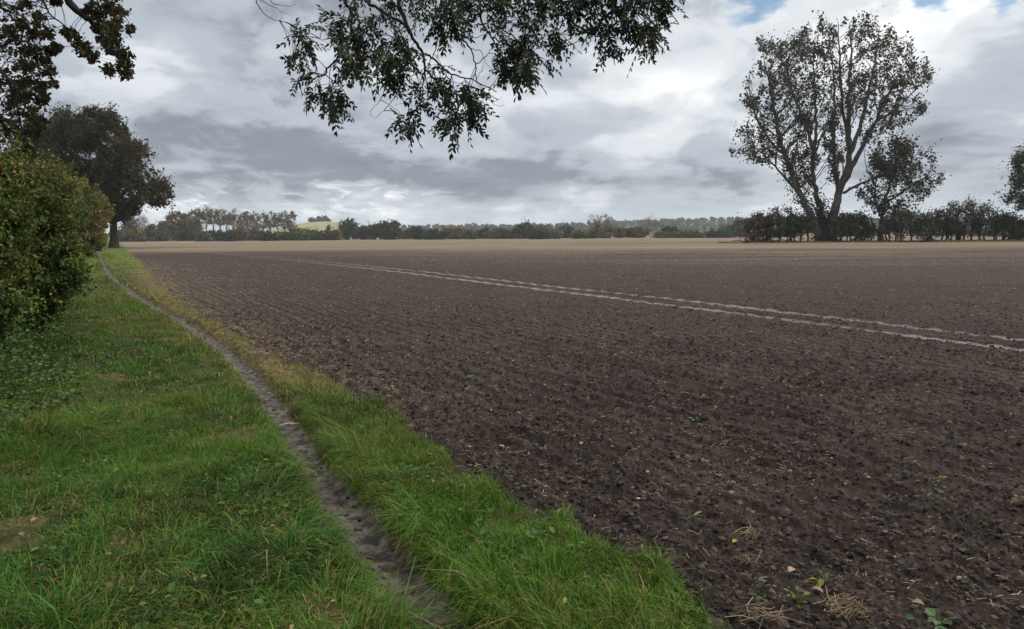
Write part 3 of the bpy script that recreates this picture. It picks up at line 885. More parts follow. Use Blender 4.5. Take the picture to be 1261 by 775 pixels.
# -- hedgerow shrubs under them: (centre px, half width, top, base, kind, label)
HR = 'shrubs of the hedgerow under the poplar'
hrow = [
    (933, 15, 264, 301, 'r', 'russet bush at the left end of the hedgerow by the poplar'),
    (962, 17, 256, 301, 'd', 'dark twiggy thorn bush between the russet bush and the poplar'),
    (985, 14, 264, 301, 'd', 'low ivy-dark bush hard against the left foot of the poplar'),
    (1040, 12, 266, 301, 'd', 'small bare-legged thorn just right of the poplar trunk'),
    (1062, 15, 264, 301, 'd', 'rounded thorn bush between the poplar and the leaning tree'),
    (1097, 9, 272, 301, 's', 'thin shrub at the right foot of the leaning tree'),
    (1117, 15, 260, 301, 't', 'thorn bush with bare arching twigs on top, right of the leaning tree'),
    (1141, 13, 264, 301, 's', 'slender slanting shrub, second right of the leaning tree'),
    (1161, 12, 262, 301, 'd', 'narrow dark thorn just left of the broad airy one'),
    (1183, 22, 247, 301, 'b', 'broad thorn with an airy flat top, tallest in the low hedgerow'),
    (1213, 13, 252, 301, 't', 'leggy thorn with a sparse twiggy top right of the airy one'),
    (1233, 11, 264, 301, 'd', 'dense dark shrub below the level boughs of the edge tree'),
    (1251, 12, 265, 301, 'd', 'last dark shrub of the hedgerow at the right edge'),
    (1274, 14, 266, 301, 'd', None)]
for q, (c, hw, top, bot, kd, lab) in enumerate(hrow):
    if lab is None: continue
    Yq = 110 + 3 * rng.normal()
    pal = {'r': [[.065, .048, .026], [.045, .042, .022], [.085, .058, .030]]}.get(kd, [[.026, .036, .018], [.036, .046, .020], [.050, .050, .024]])
    crown_b = {'s': 291, 'b': 289, 't': 290}.get(kd, 291) + 3 * rng.normal() if kd != 'r' else 299
    ns = {'s': 3, 'b': 4, 't': 4}.get(kd, 4)
    st = [([(c + (k - ns / 2 + .5) * hw * .34 + rng.normal() * hw * .14, bot), (c + (k - ns / 2 + .5) * hw * .5 + rng.normal() * hw * .22, (bot + crown_b) / 2 - 2), (c + (k - ns / 2 + .5) * hw * .45 + rng.normal() * 3, top * .5 + crown_b * .5),
            (c + (k - ns / 2 + .5) * hw * .5 + rng.normal() * 3, top + 5)], .10 + .07 * rng.random(), .02, rng.normal() * .5) for k in range(ns)]
    if kd == 'b': st.append(([(c - 3, bot), (c - 3, 285), (c - 4, 268), (c, 256)], .3, .04, 0))
    poly = lumpy(c, hw * 1.12, top, crown_b, 40 + q, .18)
    grow_tree('thorn_bush', lab, 'bush', Yq, (c, bot), st, poly, int(hw * 9), .55, 17 if kd in 'rd' else 12, .27, pal, group=HR, depth=.7, hole=.37 if kd in 'rd' else .44, hs=6,
              seed=60 + q, twig_r=.016, wmin=.014, bare_twigs=2 if kd in 'tb' else 0, trunk_name='stems', aspect=.75)

# bare dead limbs at the foot of the russet bush
for k, (bx_, ln, lab) in enumerate([(917, 2.6, 'grey fallen branch farthest left on the grass at the hedgerow end'), (926, 3.2, 'longer grey fallen branch lying in front of the russet bush'),
                                    (938, 2.2, 'short fallen branch at the right foot of the russet bush'), (950, 2.8, 'fallen branch between the russet bush and the dark thorn')]):
    b = P(np.array(float(bx_)), np.array(300.5), 111. + k % 2); b[2] = height_at(b[:1], b[1:2])[0]
    d = np.array([ln * (1 if k % 2 else -.8), .4 * rng.normal(), .25]); sdv = np.array([.2 * ln, .2, .5])
    g = Geo()
    st_ = spline([b + [0, 0, .1], b + d * .5 + [0, 0, .25], b + d], 8); tubes(g, st_, np.linspace(.10, .04, 8), 6)
    tubes(g, spline([st_[3], st_[3] + sdv * .6, st_[3] + sdv * 1.2], 6), np.linspace(.05, .02, 6), 5)
    tag(g.build('fallen_branch', BARKG, None, b, True), lab, 'branch', 'fallen branches at the hedgerow end')

# -- the oak on the left, beyond the hedge
oak_poly = [(20, 170), (40, 150), (62, 146), (72, 138), (88, 142), (104, 134), (124, 138), (140, 140), (150, 152), (154, 166), (164, 178), (178, 182), (186, 196), (186, 208), (196, 222),
            (208, 230), (213, 240), (208, 252), (196, 254), (184, 256), (176, 250), (166, 262), (156, 266), (146, 268), (130, 262), (110, 250), (80, 240), (30, 240)]
grow_tree('oak_tree', 'large dark brown-green oak standing behind the far end of the left hedge', 'tree', 100.0, (140, 299),
          [([(140, 299), (140, 278), (138, 258), (132, 230), (124, 196), (112, 158)], .5, .08, 0), ([(138, 256), (152, 238), (168, 228), (190, 238)], .32, .04, -2, 0),
           ([(134, 238), (150, 212), (166, 196)], .3, .04, 2, 0), ([(130, 222), (108, 202), (84, 186), (60, 172)], .34, .04, 1, 0), ([(126, 205), (140, 180), (144, 156)], .22, .03, -3, 0),
           ([(138, 262), (112, 240), (80, 226)], .26, .04, -3, 0), ([(144, 256), (160, 254), (180, 250), (198, 246)], .16, .03, 1, 0)],
          oak_poly, 760, .75, 80, .30, OAKP, depth=.75, hole=.33, hs=15, seed=9, twig_r=.02, wmin=.015, aspect=.75, pal2=[[.052, .038, .016], [.040, .034, .015]], sides=8, leafjit=.85)

# -- the near oak whose boughs hang into the top left corner
near_cl = [(10, 15, 14), (10, 60, 24), (45, 22, 10), (45, 46, 12), (60, 40, 9), (54, 74, 11), (58, 88, 9), (5, 100, 30), (40, 100, 12), (52, 112, 9), (20, 130, 20), (44, 138, 14), (30, 8, 10), (28, 30, 8),
           (90, 45, 9), (105, 65, 9), (115, 72, 8), (110, 8, 9), (120, 20, 8), (134, 10, 10), (150, 14, 8), (140, 36, 12), (142, 52, 12), (150, 66, 10), (154, 80, 8), (155, 92, 7), (160, 34, 5), (134, 86, 6),
           (128, 34, 9), (132, 60, 9), (124, 48, 7), (145, 26, 9), (70, 60, 6), (62, 62, 6), (100, 52, 6), (82, 40, 5), (36, 82, 8), (66, 102, 4), (55, 123, 6), (20, 160, 22), (0, 180, 22), (40, 165, 12), (8, 140, 22), (-10, 30, 22), (-14, 80, 26), (-20, 130, 30),
           (25, 75, 16), (25, 105, 16), (2, 155, 20), (30, 185, 14), (-5, 205, 20), (48, 152, 9), (15, 38, 16), (40, 62, 10), (30, 120, 14), (60, -10, 12), (95, -14, 14), (125, -12, 14), (150, -8, 12), (30, -14, 14), (-20, -10, 24), (118, 34, 5), (70, 2, 5)]
near_cl = [(a, b_, c_ * .62, rng.normal() * .4) for a, b_, c_ in near_cl for _ in range(6)]
near_cl = [(a + rng.normal() * c_ * .62, b_ + rng.normal() * c_ * .62, c_ * .8, d_) for a, b_, c_, d_ in near_cl]
grow_tree('overhanging_oak', 'near oak whose browning leafy boughs hang into the top left corner', 'tree', 13.0, (-330, 470),
          [([(-330, 470), (-325, 300), (-300, 120), (-260, -60), (-230, -260)], .40, .12, .5), ([(-304, 130), (-190, 60), (-90, 30), (-20, 70), (20, 110)], .12, .012, -.6, 0),
           ([(-285, 20), (-150, -60), (0, -60), (75, -6), (100, 18), (122, 40), (150, 78)], .12, .006, .4, 0), ([(-20, 68), (20, 50), (50, 60)], .02, .005, 0, 0),
           ([(30, -44), (56, 6), (62, 18), (84, 36), (104, 62)], .018, .005, 0, 0), ([(-100, 32), (-40, 130), (10, 160), (40, 165)], .05, .008, .3, 0), ([(118, -4), (128, 24), (140, 50), (154, 92)], .014, .004, 0, 0), ([(-60, 48), (-10, 96), (24, 104), (56, 112)], .03, .006, 0, 0), ([(-40, 66), (0, 84), (20, 130), (30, 180)], .03, .006, .2, 0), ([(74, -6), (118, -4), (150, 14)], .02, .005, 0, 0)],
          [(-420, -300), (-100, -330), (120, -250), (140, -40), (-20, -20), (-40, 190), (-300, 250), (-460, 60)], 260, .33, 34, .058,
          [[.030, .036, .012], [.045, .042, .014], [.060, .044, .016], [.020, .026, .010]], clumps=near_cl, depth=.4, hole=.3, hs=60, rise=-1., seed=12, twig_r=.008, aspect=.6, hexa=True, sides=8, leafjit=1.0)

# -- the left hedge, bush after bush: (Y, centre, half width, top, base px, leaf, label)
HG = 'bushes of the tall hedge on the left'
hedge = [
    (9.6, -95, 118, 168, 470, .050, 'nearest hedge bush on the left, deep green with russet shoots on top', HEDGE, OCHRE),
    (12.5, 26, 86, 206, 424, .050, 'leafy green hedge bush reaching a spray of twigs out over the grass', HEDGE, [[.11, .10, .025], [.085, .085, .022]]),
    (17.0, 30, 54, 197, 380, .055, 'russet-topped hedge bush just behind the nearest two', HEDGE, OCHRE),
    (26.0, 56, 36, 209, 345, .08, 'dense green hedge bush midway along the hedge, yellowing on top', HEDGE, OCHRE),
    (39.0, 78, 26, 217, 325, .11, 'ochre-topped hedge bush past the middle of the hedge', HEDGE, OCHRE),
    (56.0, 104, 22, 227, 314, .15, 'golden brown hedge bush, last but one along the hedge', OCHRE, HEDGE),
    (78.0, 117, 17, 236, 308, .2, 'rounded tawny bush at the far end of the left hedge', OCHRE, [[.06, .06, .02], [.045, .05, .018]])]
for q, (Yq, c, hw, top, bot, ll, lab, pal, pal2) in enumerate(hedge):
    st = [([(c + k * hw * .25, bot), (c + k * hw * .36 + rng.normal() * hw * .05, bot * .6 + top * .4), (c + k * hw * .5, bot * .25 + top * .75)], (.035 + .03 * rng.random()) * (1 + Yq / 40), .012, rng.normal() * .4) for k in (-1.4, -.7, 0, .6, 1.3)]
    poly = lumpy(c, hw * 1.04, top, bot - (bot - top) * .03, 80 + q, .2)
    if q == 1:
        poly = lumpy(c - 6, hw, top, bot - 6, 80 + q, .2)
        st.append(([(20, 400), (60, 366), (90, 350), (112, 349)], .02, .004, -.3, 0))
    mp = F0 * 1024 / 1261 / Yq
    area = hw * (bot - top) * .66 * 3.1
    nl = int(area * {0: 3.0, 1: 2.6}.get(q, 2.4) * .9)
    ncl = int(max(90, min(640, nl / 45)))
    if q == 0: poly = [(-214, 330), (-190, 210), (-140, 190), (-80, 190), (-30, 198), (0, 208), (18, 226), (24, 264), (22, 320), (14, 372), (0, 420), (-30, 462), (-160, 470)]
    if q == 1: poly = [(-60, 300), (-50, 228), (-10, 206), (18, 206), (40, 218), (60, 238), (76, 262), (86, 292), (96, 322), (98, 342), (88, 358), (72, 374), (50, 390), (24, 404), (-10, 418), (-50, 410)]
    extra = None
    if q == 1:
        extra = [(96 + 16 * rng.random(), 340 + 14 * rng.random(), 7, -.3) for _ in range(5)] + [(84 + 12 * rng.random(), 360 + 30 * rng.random(), 9, -.2) for _ in range(6)] + [(104, 318, 6, 0), (100, 300, 7, 0), (98, 330, 8, 0)]
    grow_tree('hedge_bush', lab, 'bush', Yq, (c, bot), st, poly, ncl, hw * Yq / F0 * (.13 if q > 1 else .11), nl / ncl, ll, pal, leafm=LEAF, group=HG, depth=.75, hole=.20, hs=hw * .2, pal2_up=True, shoots=[330, 330, 220, 160, 110, 80, 60][q],
              seed=20 + q, twig_r=.006 * (1 + Yq / 30), wmin=.0025 * (1 + Yq / 14), hexa=(q < 3), trunk_name='stems', pal2=pal2, aspect=.62, rise=.3)
# ------------------------------------------------------------------ the ash boughs hanging over the view
YA = 5.7
ash_pts = {}


def apx(lst, Y=YA):
    a = np.array(lst, float)
    yy = Y + (a[:, 2] if a.shape[1] > 2 else 0)
    return P(a[:, 0], a[:, 1], yy)


ash_base = np.array([-4.6, .4, 0.])
ash_base[2] = 0.3
ash = empty('ash_tree', ash_base, 'ash tree whose dark leafy boughs droop across the top of the view', 'tree')
gt = Geo()
tr = spline([ash_base - [0, 0, .2], ash_base + [.05, .05, 2], ash_base + [.2, .15, 4.2], ash_base + [.1, .3, 7], ash_base + [.4, .3, 10]], 20)
tubes(gt, tr, np.linspace(.34, .12, 20) * (1 + .4 * np.exp(-np.arange(20) / 2.)), 10)
limb = spline([tr[8], [-3.2, 2.6, 5.3], [-1.6, 4.8, 5.3], [-.5, 5.6, 5.0], [.7, 6.0, 4.6], [1.8, 6.2, 4.3]], 40)
tubes(gt, limb, np.linspace(.12, .02, 40), 8)
gt.build('trunk', BARK, ash, ash_base, True)
gl = Geo()
boughs = [
    ([(492, -60), (491, 0), (498, 22), (506, 41), (516, 58), (522, 72), (524, 96)], .020, .008),
    ([(440, -50), (452, 0), (462, 8), (475, 18), (488, 24), (497, 31), (506, 42)], .013, .010),
    ([(478, 20), (486, 36), (491, 52), (497, 62), (504, 74), (516, 90)], .008, .006),
    ([(410, -60), (424, 0), (431, 10), (433, 22), (432, 40), (428, 50), (422, 62), (410, 78), (399, 93)], .013, .006),
    ([(399, 93), (390, 90), (382, 90), (374, 84), (362, 78)], .005, .002), ([(399, 93), (388, 96), (380, 104), (375, 112), (371, 121)], .005, .002),
    ([(399, 92), (408, 98), (418, 106), (430, 122)], .004, .002), ([(426, 54), (412, 48), (394, 48)], .004, .002),
    ([(430, -30), (438, 12), (444, 34), (447, 54), (446, 76), (440, 98)], .006, .003),
    ([(523, 66), (536, 74), (546, 84), (554, 90), (566, 95), (584, 100), (600, 108), (612, 113)], .009, .003),
    ([(600, 108), (608, 104), (612, 96)], .002, .001), ([(590, 103), (600, 119), (612, 131), (622, 129)], .002, .001), ([(586, 101), (604, 124), (618, 120)], .002, .001),
    ([(572, 97), (582, 112), (590, 125), (602, 129)], .0025, .001),
    ([(522, 84), (534, 98), (547, 112), (556, 128), (561, 146), (560, 164), (557, 180)], .009, .003),
    ([(521, 90), (521, 106), (519, 121), (515, 134), (512, 146), (507, 162), (506, 178)], .006, .002),
    ([(519, 102), (508, 116), (498, 126), (486, 130)], .003, .001), ([(517, 128), (506, 142), (494, 150), (480, 146)], .003, .001),
    ([(504, 74), (498, 96), (488, 118), (474, 134), (462, 146)], .004, .0015), ([(476, 100), (470, 120), (456, 138), (462, 146)], .003, .001),
    ([(560, -40), (557, 0), (558, 24), (562, 44), (572, 52), (580, 62), (585, 80), (587, 99)], .010, .004),
    ([(580, -50), (590, -5), (593, 26), (604, 44), (612, 59), (617, 74), (620, 86)], .010, .004),
    ([(562, 44), (576, 47), (590, 46), (604, 40)], .004, .002), ([(585, 80), (596, 72), (606, 60), (611, 56)], .004, .002),
    ([(580, 60), (592, 64), (600, 80), (612, 92)], .003, .001), ([(587, 98), (594, 84), (596, 70)], .002, .001),
    ([(640, -60), (652, -10), (668, 6), (690, 18), (706, 28), (720, 38), (740, 46), (757, 50)], .011, .004),
    ([(668, 6), (700, 2), (740, 6), (780, 14), (806, 30), (812, 52)], .008, .003), ([(700, -60), (750, -20), (800, -4), (824, 14), (836, 30)], .008, .003),
    ([(604, 30), (630, 44), (648, 66), (656, 84)], .006, .002), ([(612, 58), (624, 80), (632, 104)], .004, .002), ([(640, -20), (650, 30), (672, 60), (688, 70)], .006, .002),
    ([(757, 50), (764, 66), (768, 78)], .003, .001), ([(740, 10), (752, 32), (760, 52)], .004, .002), ([(806, 30), (800, 56), (804, 76)], .003, .0015),
    ([(540, -30), (544, 10), (540, 40), (534, 66), (524, 84)], .006, .003),
    ([(300, -40), (312, -8), (318, 8), (330, 20), (342, 26), (348, 18)], .005, .0012), ([(316, -2), (330, 6), (346, 14), (352, 17)], .003, .001), ([(310, -20), (336, 4), (356, 7), (364, 6)], .003, .001)]
off = np.random.default_rng(5)
gb = Geo(); allp = []
for bi, (pp, r0, r1) in enumerate(boughs):
    a = np.array(pp, float)
    dz = .55 * (fbm(a[:, 0] / 60., a[:, 1] / 60., 2, 33) - .5) * 2
    # joins agree because the depth depends on the place, not on the bough
    w = P(a[:, 0], a[:, 1], YA + dz)
    m = max(10, 4 * len(a)); c = spline(w, m)
    c[1:-1] += off.normal(scale=.004, size=(m - 2, 3))
    if a[0, 1] <= -20:                      # comes down from the limb above
        j = np.linalg.norm(limb - c[0], axis=1).argmin()
        lead = spline([limb[j], (limb[j] + c[0]) / 2 + [0, .05, .1], c[0]], 8)
        tubes(gb, lead, np.linspace(max(r0 * 1.3, .012), r0, 8), 6)
    tubes(gb, c, np.linspace(r0, r1, m), 6)
    allp.append(c)
allp = np.vstack(allp)
regions = [
    ([(598, -40), (846, -40), (842, 24), (836, 50), (822, 78), (804, 84), (792, 56), (770, 54), (766, 86), (748, 84), (742, 50), (716, 52), (700, 70), (690, 86), (672, 98), (654, 92), (656, 108),
      (636, 122), (612, 116), (606, 96), (620, 76), (606, 50)], 340),
    ([(660, -30), (844, -30), (838, 24), (800, 40), (700, 40), (650, 20)], 130),
    ([(384, 56), (400, 40), (428, 46), (444, 58), (458, 74), (450, 112), (428, 118), (402, 84)], 75), ([(350, 54), (372, 62), (380, 84), (366, 104), (346, 96)], 26),
    ([(355, 114), (372, 118), (386, 114), (406, 128), (432, 140), (428, 152), (400, 154), (372, 142), (358, 146)], 38),
    ([(440, 62), (504, 58), (508, 86), (490, 120), (474, 122), (455, 100), (440, 116)], 80), ([(484, 150), (512, 148), (507, 186), (488, 178)], 15),
    ([(530, 98), (566, 104), (588, 128), (592, 152), (576, 172), (565, 192), (548, 180), (545, 150), (530, 126)], 85),
    ([(408, -30), (600, -30), (598, 30), (576, 52), (540, 62), (530, 30), (500, 60), (480, 30), (450, 62), (430, 30)], 115), ([(526, 8), (576, 0), (580, 50), (536, 66)], 55),
    ([(600, 70), (660, 60), (668, 96), (620, 118)], 40), ([(508, 100), (522, 120), (524, 148), (510, 146)], 12), ([(744, 46), (768, 50), (766, 86), (748, 84)], 22), ([(794, 48), (826, 44), (816, 82), (802, 84)], 24)]
lp, la = [], []
gl = Geo()
for ri, (poly, cnt) in enumerate(regions):
    q = sample_poly(poly, int(cnt * .54), 300 + ri, .40, 13.)
    q = q - np.array([0, 22.]) + (np.array([575., 60.]) - q) * np.array([.05, 0])
    dz = .55 * (fbm(q[:, 0] / 60., q[:, 1] / 60., 2, 33) - .5) * 2 + .28 * rng.normal(size=len(q))
    c = P(q[:, 0], q[:, 1], YA + dz)
    d = np.linalg.norm(c[:, None] - allp[None], axis=2); j = d.argmin(1); A = allp[j]
    L = np.linalg.norm(c - A, axis=1)[:, None]
    t = np.linspace(0, 1, 5)[None, :, None]
    mid = (A + c) / 2 + np.array([0, 0, .12]) * L + rng.normal(scale=.06, size=c.shape) * L
    B = (1 - t) ** 2 * A[:, None] + 2 * t * (1 - t) * mid[:, None] + t * t * c[:, None]
    tubes(gb, B, np.linspace(.0028, .0013, 5)[None] * (1 + .5 * L), 4)
    dirn = norm(c - A + rng.normal(scale=.10, size=c.shape) + 1e-6); lp.append(c); la.append(dirn)
lp, la = np.vstack(lp), np.vstack(la)
# two or three compound leaves at each twig end, rachis arching down
rep = rng.integers(2, 4, len(lp)); lp = np.repeat(lp, rep, 0); la = np.repeat(la, rep, 0)
n = len(lp)
dr = norm(la * .55 + rng.normal(scale=.55, size=(n, 3)) + np.array([0, 0, -.55]))
Lr = .095 + .085 * rng.random(n)
t = np.linspace(0, 1, 6)[None, :, None]
sag = np.array([0, 0, -1.0]) * (Lr * .25)[:, None]
rach = lp[:, None] + dr[:, None] * Lr[:, None, None] * t + sag[:, None] * t * t
tubes(gb, rach, np.full((n, 6), .0011), 3)
tl = norm(np.gradient(rach, axis=1))
sd_ = norm(np.cross(tl, rand_dir(n, 1.2)[:, None] + 0 * tl)); un = np.cross(sd_, tl)
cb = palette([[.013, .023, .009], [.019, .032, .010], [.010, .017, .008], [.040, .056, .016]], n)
for s in range(1, 6):
    for sg in (-1, 1):
        if s == 5 and sg == 1:
            ax = tl[:, 5] + rng.normal(scale=.1, size=(n, 3))
        else:
            ax = tl[:, s] * .75 + sd_[:, s] * sg * .8 + rng.normal(scale=.16, size=(n, 3)) + np.array([0, 0, -.2])
        kk = rng.random(n) < .93
        ll = .036 + .018 * rng.random(n)
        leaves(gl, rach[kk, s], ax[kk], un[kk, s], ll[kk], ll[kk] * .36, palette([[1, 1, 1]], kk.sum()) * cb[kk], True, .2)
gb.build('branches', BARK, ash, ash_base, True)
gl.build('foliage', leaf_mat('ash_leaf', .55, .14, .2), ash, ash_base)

# ------------------------------------------------------------------ hills
def hill_mat(name, a, b, sc):
    m, nt = new_mat(name)
    pos = nd(nt, 'ShaderNodeNewGeometry').outputs['Position']
    n1 = nd(nt, 'ShaderNodeTexNoise', {'Vector': pos, 'Scale': sc, 'Detail': 6, 'Roughness': .65}).outputs[0]
    bs = nd(nt, 'ShaderNodeBsdfPrincipled', {'Base Color': mixc(nt, sstep(nt, n1, .38, .62), a, b), 'Roughness': .95, 'Specular IOR Level': .1})
    nd(nt, 'ShaderNodeOutputMaterial', {'Surface': bs.outputs[0]})
    return m


def ridge(name, prof, Y, front, back, mat):
    pr = np.array(prof, float); px = np.linspace(pr[0, 0], pr[-1, 0], 160)
    py = np.interp(px, pr[:, 0], pr[:, 1]); py = np.convolve(np.pad(py, 4, 'edge'), np.ones(9) / 9, 'valid')
    crest = P(px, py, Y)
    s = np.linspace(-1, 1, 25)
    V = np.zeros((160, 25, 3))
    for k, q in enumerate(s):
        V[:, k, 0] = crest[:, 0] * (1 + (q * (front if q < 0 else back)) / Y)
        V[:, k, 1] = Y + q * (front if q < 0 else back)
        V[:, k, 2] = -1.6 + (crest[:, 2] + 1.6) * (.5 + .5 * math.cos(PI * q)) * (1 + .04 * np.sin(px * .05 + q * 5) * (1 - abs(q)) * (abs(q) > .01))
    i = np.arange(159)[:, None] * 25 + np.arange(24)[None]
    q4 = np.stack([i, i + 25, i + 26, i + 1], -1).reshape(-1, 4)
    o = mesh_np(name, V.reshape(-1, 3), q4, mat, None, None, True); o['kind'] = 'structure'
    return V


V1 = ridge('hill', [(250, 292), (300, 288), (345, 281), (365, 276), (385, 273.5), (406, 273.5), (425, 277), (450, 284), (500, 291)], 900., 320., 300., hill_mat('hill_grass', (.20, .195, .10), (.26, .245, .13), .02))
V2 = ridge('wooded_hill', [(-100, 288), (200, 288), (420, 284.5), (480, 281), (560, 280.5), (640, 280.5), (700, 278.5), (770, 276), (820, 273.5), (880, 271.5), (960, 271), (1080, 272), (1180, 274), (1300, 276), (1500, 284)],
           1250., 380., 400., hill_mat('hill_wood', (.035, .045, .022), (.07, .075, .035), .03))


def wood(name, V, xr, n, hgt, pal, label, rows=(2, 13)):
    g = Geo(); U, K, _ = V.shape
    u = rng.random(n) * (xr[1] - xr[0]) + xr[0]; k = rows[0] + rng.random(n) * (rows[1] - rows[0])
    iu = np.clip((u * (U - 1)), 0, U - 2).astype(int); ik = np.clip(k, 0, K - 2).astype(int)
    fu = (u * (U - 1) - iu)[:, None]; fk = (k - ik)[:, None]
    p = (V[iu, ik] * (1 - fu) + V[iu + 1, ik] * fu) * (1 - fk) + V[iu, ik + 1] * fk
    h = hgt * np.exp(rng.normal(scale=.25, size=n))
    m = 46; N = n * m
    d = rand_dir(N, .3); hr = np.repeat(h, m)[:, None]
    pos = np.repeat(p, m, 0) + d * hr * np.array([.42, .42, .40]) * (.6 + .4 * rng.random((N, 1))) + np.array([0, 0, .38]) * hr
    col = palette(pal, n)
    leaves(g, pos, rand_dir(N), d + .3 * rand_dir(N), hr[:, 0] * .36, hr[:, 0] * .3, np.repeat(col, m, 0) * np.exp(rng.normal(scale=.15, size=(N, 1))))
    tag(g.build(name, FARLEAF), label, 'wood', kind='stuff')


wood('far_wood', V2, (.30, .92), 2900, 4.8, [[.034, .056, .034], [.044, .062, .036], [.056, .062, .036], [.030, .050, .034]], 'blue-green woods covering the distant ridge', (3, 13.2))
wood('hilltop_copse', V1, (.53, .625), 60, 4.6, [[.020, .034, .018], [.030, .042, .02]], 'dark copse crowning the pale green hill', (11, 12.6))

# ------------------------------------------------------------------ the far tree line
YF = 345.0
TG = 'trees and bushes of the far field boundary'
PG = 'slender poplars of the far row'
far = [
    # centre, half width, top, palette, kind, label
    (148, 9, 280, BROWN, 'bush', 'low brown bush directly under the trunk of the left oak'),
    (160, 9, 262, DARK, 'tree', 'dark upright tree seen under the right boughs of the left oak'),
    (174, 7, 267, PALE, 'bare', 'thin pale leafless tree just right of the dark upright one'),
    (167, 12, 281, BROWN, 'bush', 'wide tawny bush in front of the thin pale tree'),
    (186, 9, 275, DARK, 'tree', 'small dark domed tree between the pale leafless tree and the russet tree'),
    (197, 9, 279, MID, 'bush', 'dull green bush left of the russet tree'),
    (216, 17, 259, BROWN, 'tree', 'round russet tree at the left end of the poplar row'),
    (236, 11, 266, BROWN, 'tree', 'brown tree merging with the right side of the russet tree'),
    (231, 9, 281, DARK, 'bush', 'blackish bush at the right foot of the russet tree'),
    (266, 11, 282, DARK, 'bush', 'round dark bush, first in front of the poplar row'),
    (291, 14, 279, BROWN, 'bush', 'wide grey-brown bush in front of the gap in the poplar row'),
    (281, 9, 285, DARK, 'bush', 'small dark bush tucked left of the wide grey-brown one'),
    (312, 11, 277, GREY, 'bush', 'pale grey bush under the middle poplars'),
    (331, 11, 284, DARK, 'bush', 'dark green domed bush below the right-hand poplars'),
    (350, 9, 284, MID, 'bush', 'green bush at the right end of the poplar row'),
    (369, 13, 279, MID, 'bush', 'light green rounded bush left below the pale hill'),
    (391, 10, 281, MID, 'bush', 'green bush straight below the copse on the hill'),
    (405, 4, 275, DARK, 'conifer', 'tiny pointed dark conifer before the pale hill'),
    (411, 9, 282, BROWN, 'bush', 'olive brown bush at the foot of the pointed conifer'),
    (429, 11, 267, DARK, 'tree', 'tall round dark tree at the right end of the pale hill'),
    (446, 9, 277, DARK, 'tree', 'lower dark tree leaning on the right of the tall round one'),
    (462, 9, 273, DARK, 'tree', 'dark tree forming the left shoulder of the biggest far tree'),
    (480, 13, 269, DARK, 'tree', 'biggest dark tree of the far boundary, its trunk showing below'),
    (497, 8, 281, MID, 'bush', 'low green bush right of the biggest far tree'),
    (513, 9, 277, DARK, 'tree', 'dark narrow-topped tree, second right of the biggest far tree'),
    (535, 13, 281, DARK, 'bush', 'broad dark bush with a level top, left of the brownish tree'),
    (559, 11, 278, BROWN, 'tree', 'brownish rounded tree in the middle of the far boundary'),
    (577, 9, 282, MID, 'bush', 'small green bush between the brownish tree and a dark ball-shaped one'),
    (593, 9, 280, DARK, 'tree', 'dark ball-shaped tree right of the brownish tree'),
    (614, 9, 280, MID, 'tree', 'mid green tree between the ball-shaped tree and a taller dark one'),
    (622, 7, 284, DARK, 'bush', 'small dark bush in front of the mid green tree'),
    (633, 7, 282, MID, 'bush', 'low bush left of the tall dark-topped tree'),
    (645, 12, 273, DARK, 'tree', 'tall dark-topped tree left of the grey pale tree'),
    (665, 12, 275, GREY, 'tree', 'grey-green pale tree beside the tall dark-topped one'),
    (663, 11, 284, DARK, 'bush', 'dark bush in front of the grey-green pale tree'),
    (684, 7, 281, GREY, 'bush', 'pale bush left of the dark dome near the bare pair'),
    (697, 10, 276, DARK, 'tree', 'dark domed tree left of the two bare trees'),
    (714, 9, 283, MID, 'bush', 'low green bush between the dark dome and the bare trees'),
    (732, 9, 264, PALE, 'bare', 'left of two tall bare trees with round twiggy heads'),
    (746, 9, 264, PALE, 'bare', 'right of two tall bare trees with round twiggy heads'),
    (741, 12, 276, BROWN, 'bush', 'brown thicket around the feet of the two bare trees'),
    (762, 6, 280, BROWN, 'tree', 'small brown tree right of the two bare trees'),
    (777, 9, 279, DARK, 'tree', 'dark low tree left of the pinkish bare tree'),
    (789, 8, 279, BROWN, 'tree', 'brown tree touching the left side of the pinkish bare tree'),
    (801, 11, 268, PALE, 'bare', 'pinkish brown leafless tree standing alone below the wooded ridge'),
    (825, 9, 277, DARK, 'tree', 'neat dark round tree right of the pinkish bare tree'),
    (853, 14, 283, MID, 'bush', 'wide green bush below the wooded ridge'),
    (886, 17, 283, DARK, 'bush', 'long low dark bush left of the hedgerow with the poplar'),
    (895, 8, 275, GREY, 'tree', 'greyish tree behind the long low dark bush'),
    (912, 11, 269, DARK, 'tree', 'tall dark tree in the distance just left of the hedgerow'),
    (962, 24, 281, DARK, 'bush', 'distant dark bush seen through the hedgerow left of the poplar'),
    (1060, 26, 281, DARK, 'bush', 'distant bush seen behind the stems between poplar and leaning tree'),
    (1150, 28, 281, MID, 'bush', 'distant green bush seen behind the slender slanting shrub'),
    (251, 8, 284, MID, 'bush', 'low green bush under the left half of the poplar row'),
    (605, 7, 284, BROWN, 'bush', 'low brownish bush right of the dark ball-shaped tree'),
    (725, 7, 284, DARK, 'bush', 'small dark bush touching the left foot of the bare pair'),
    (814, 7, 284, MID, 'bush', 'small green bush between the pinkish bare tree and the neat round one'),
    (837, 8, 284, BROWN, 'bush', 'low brown bush right of the neat dark round tree'),
    (1225, 30, 281, DARK, 'bush', 'distant bush seen behind the last shrubs on the right')]
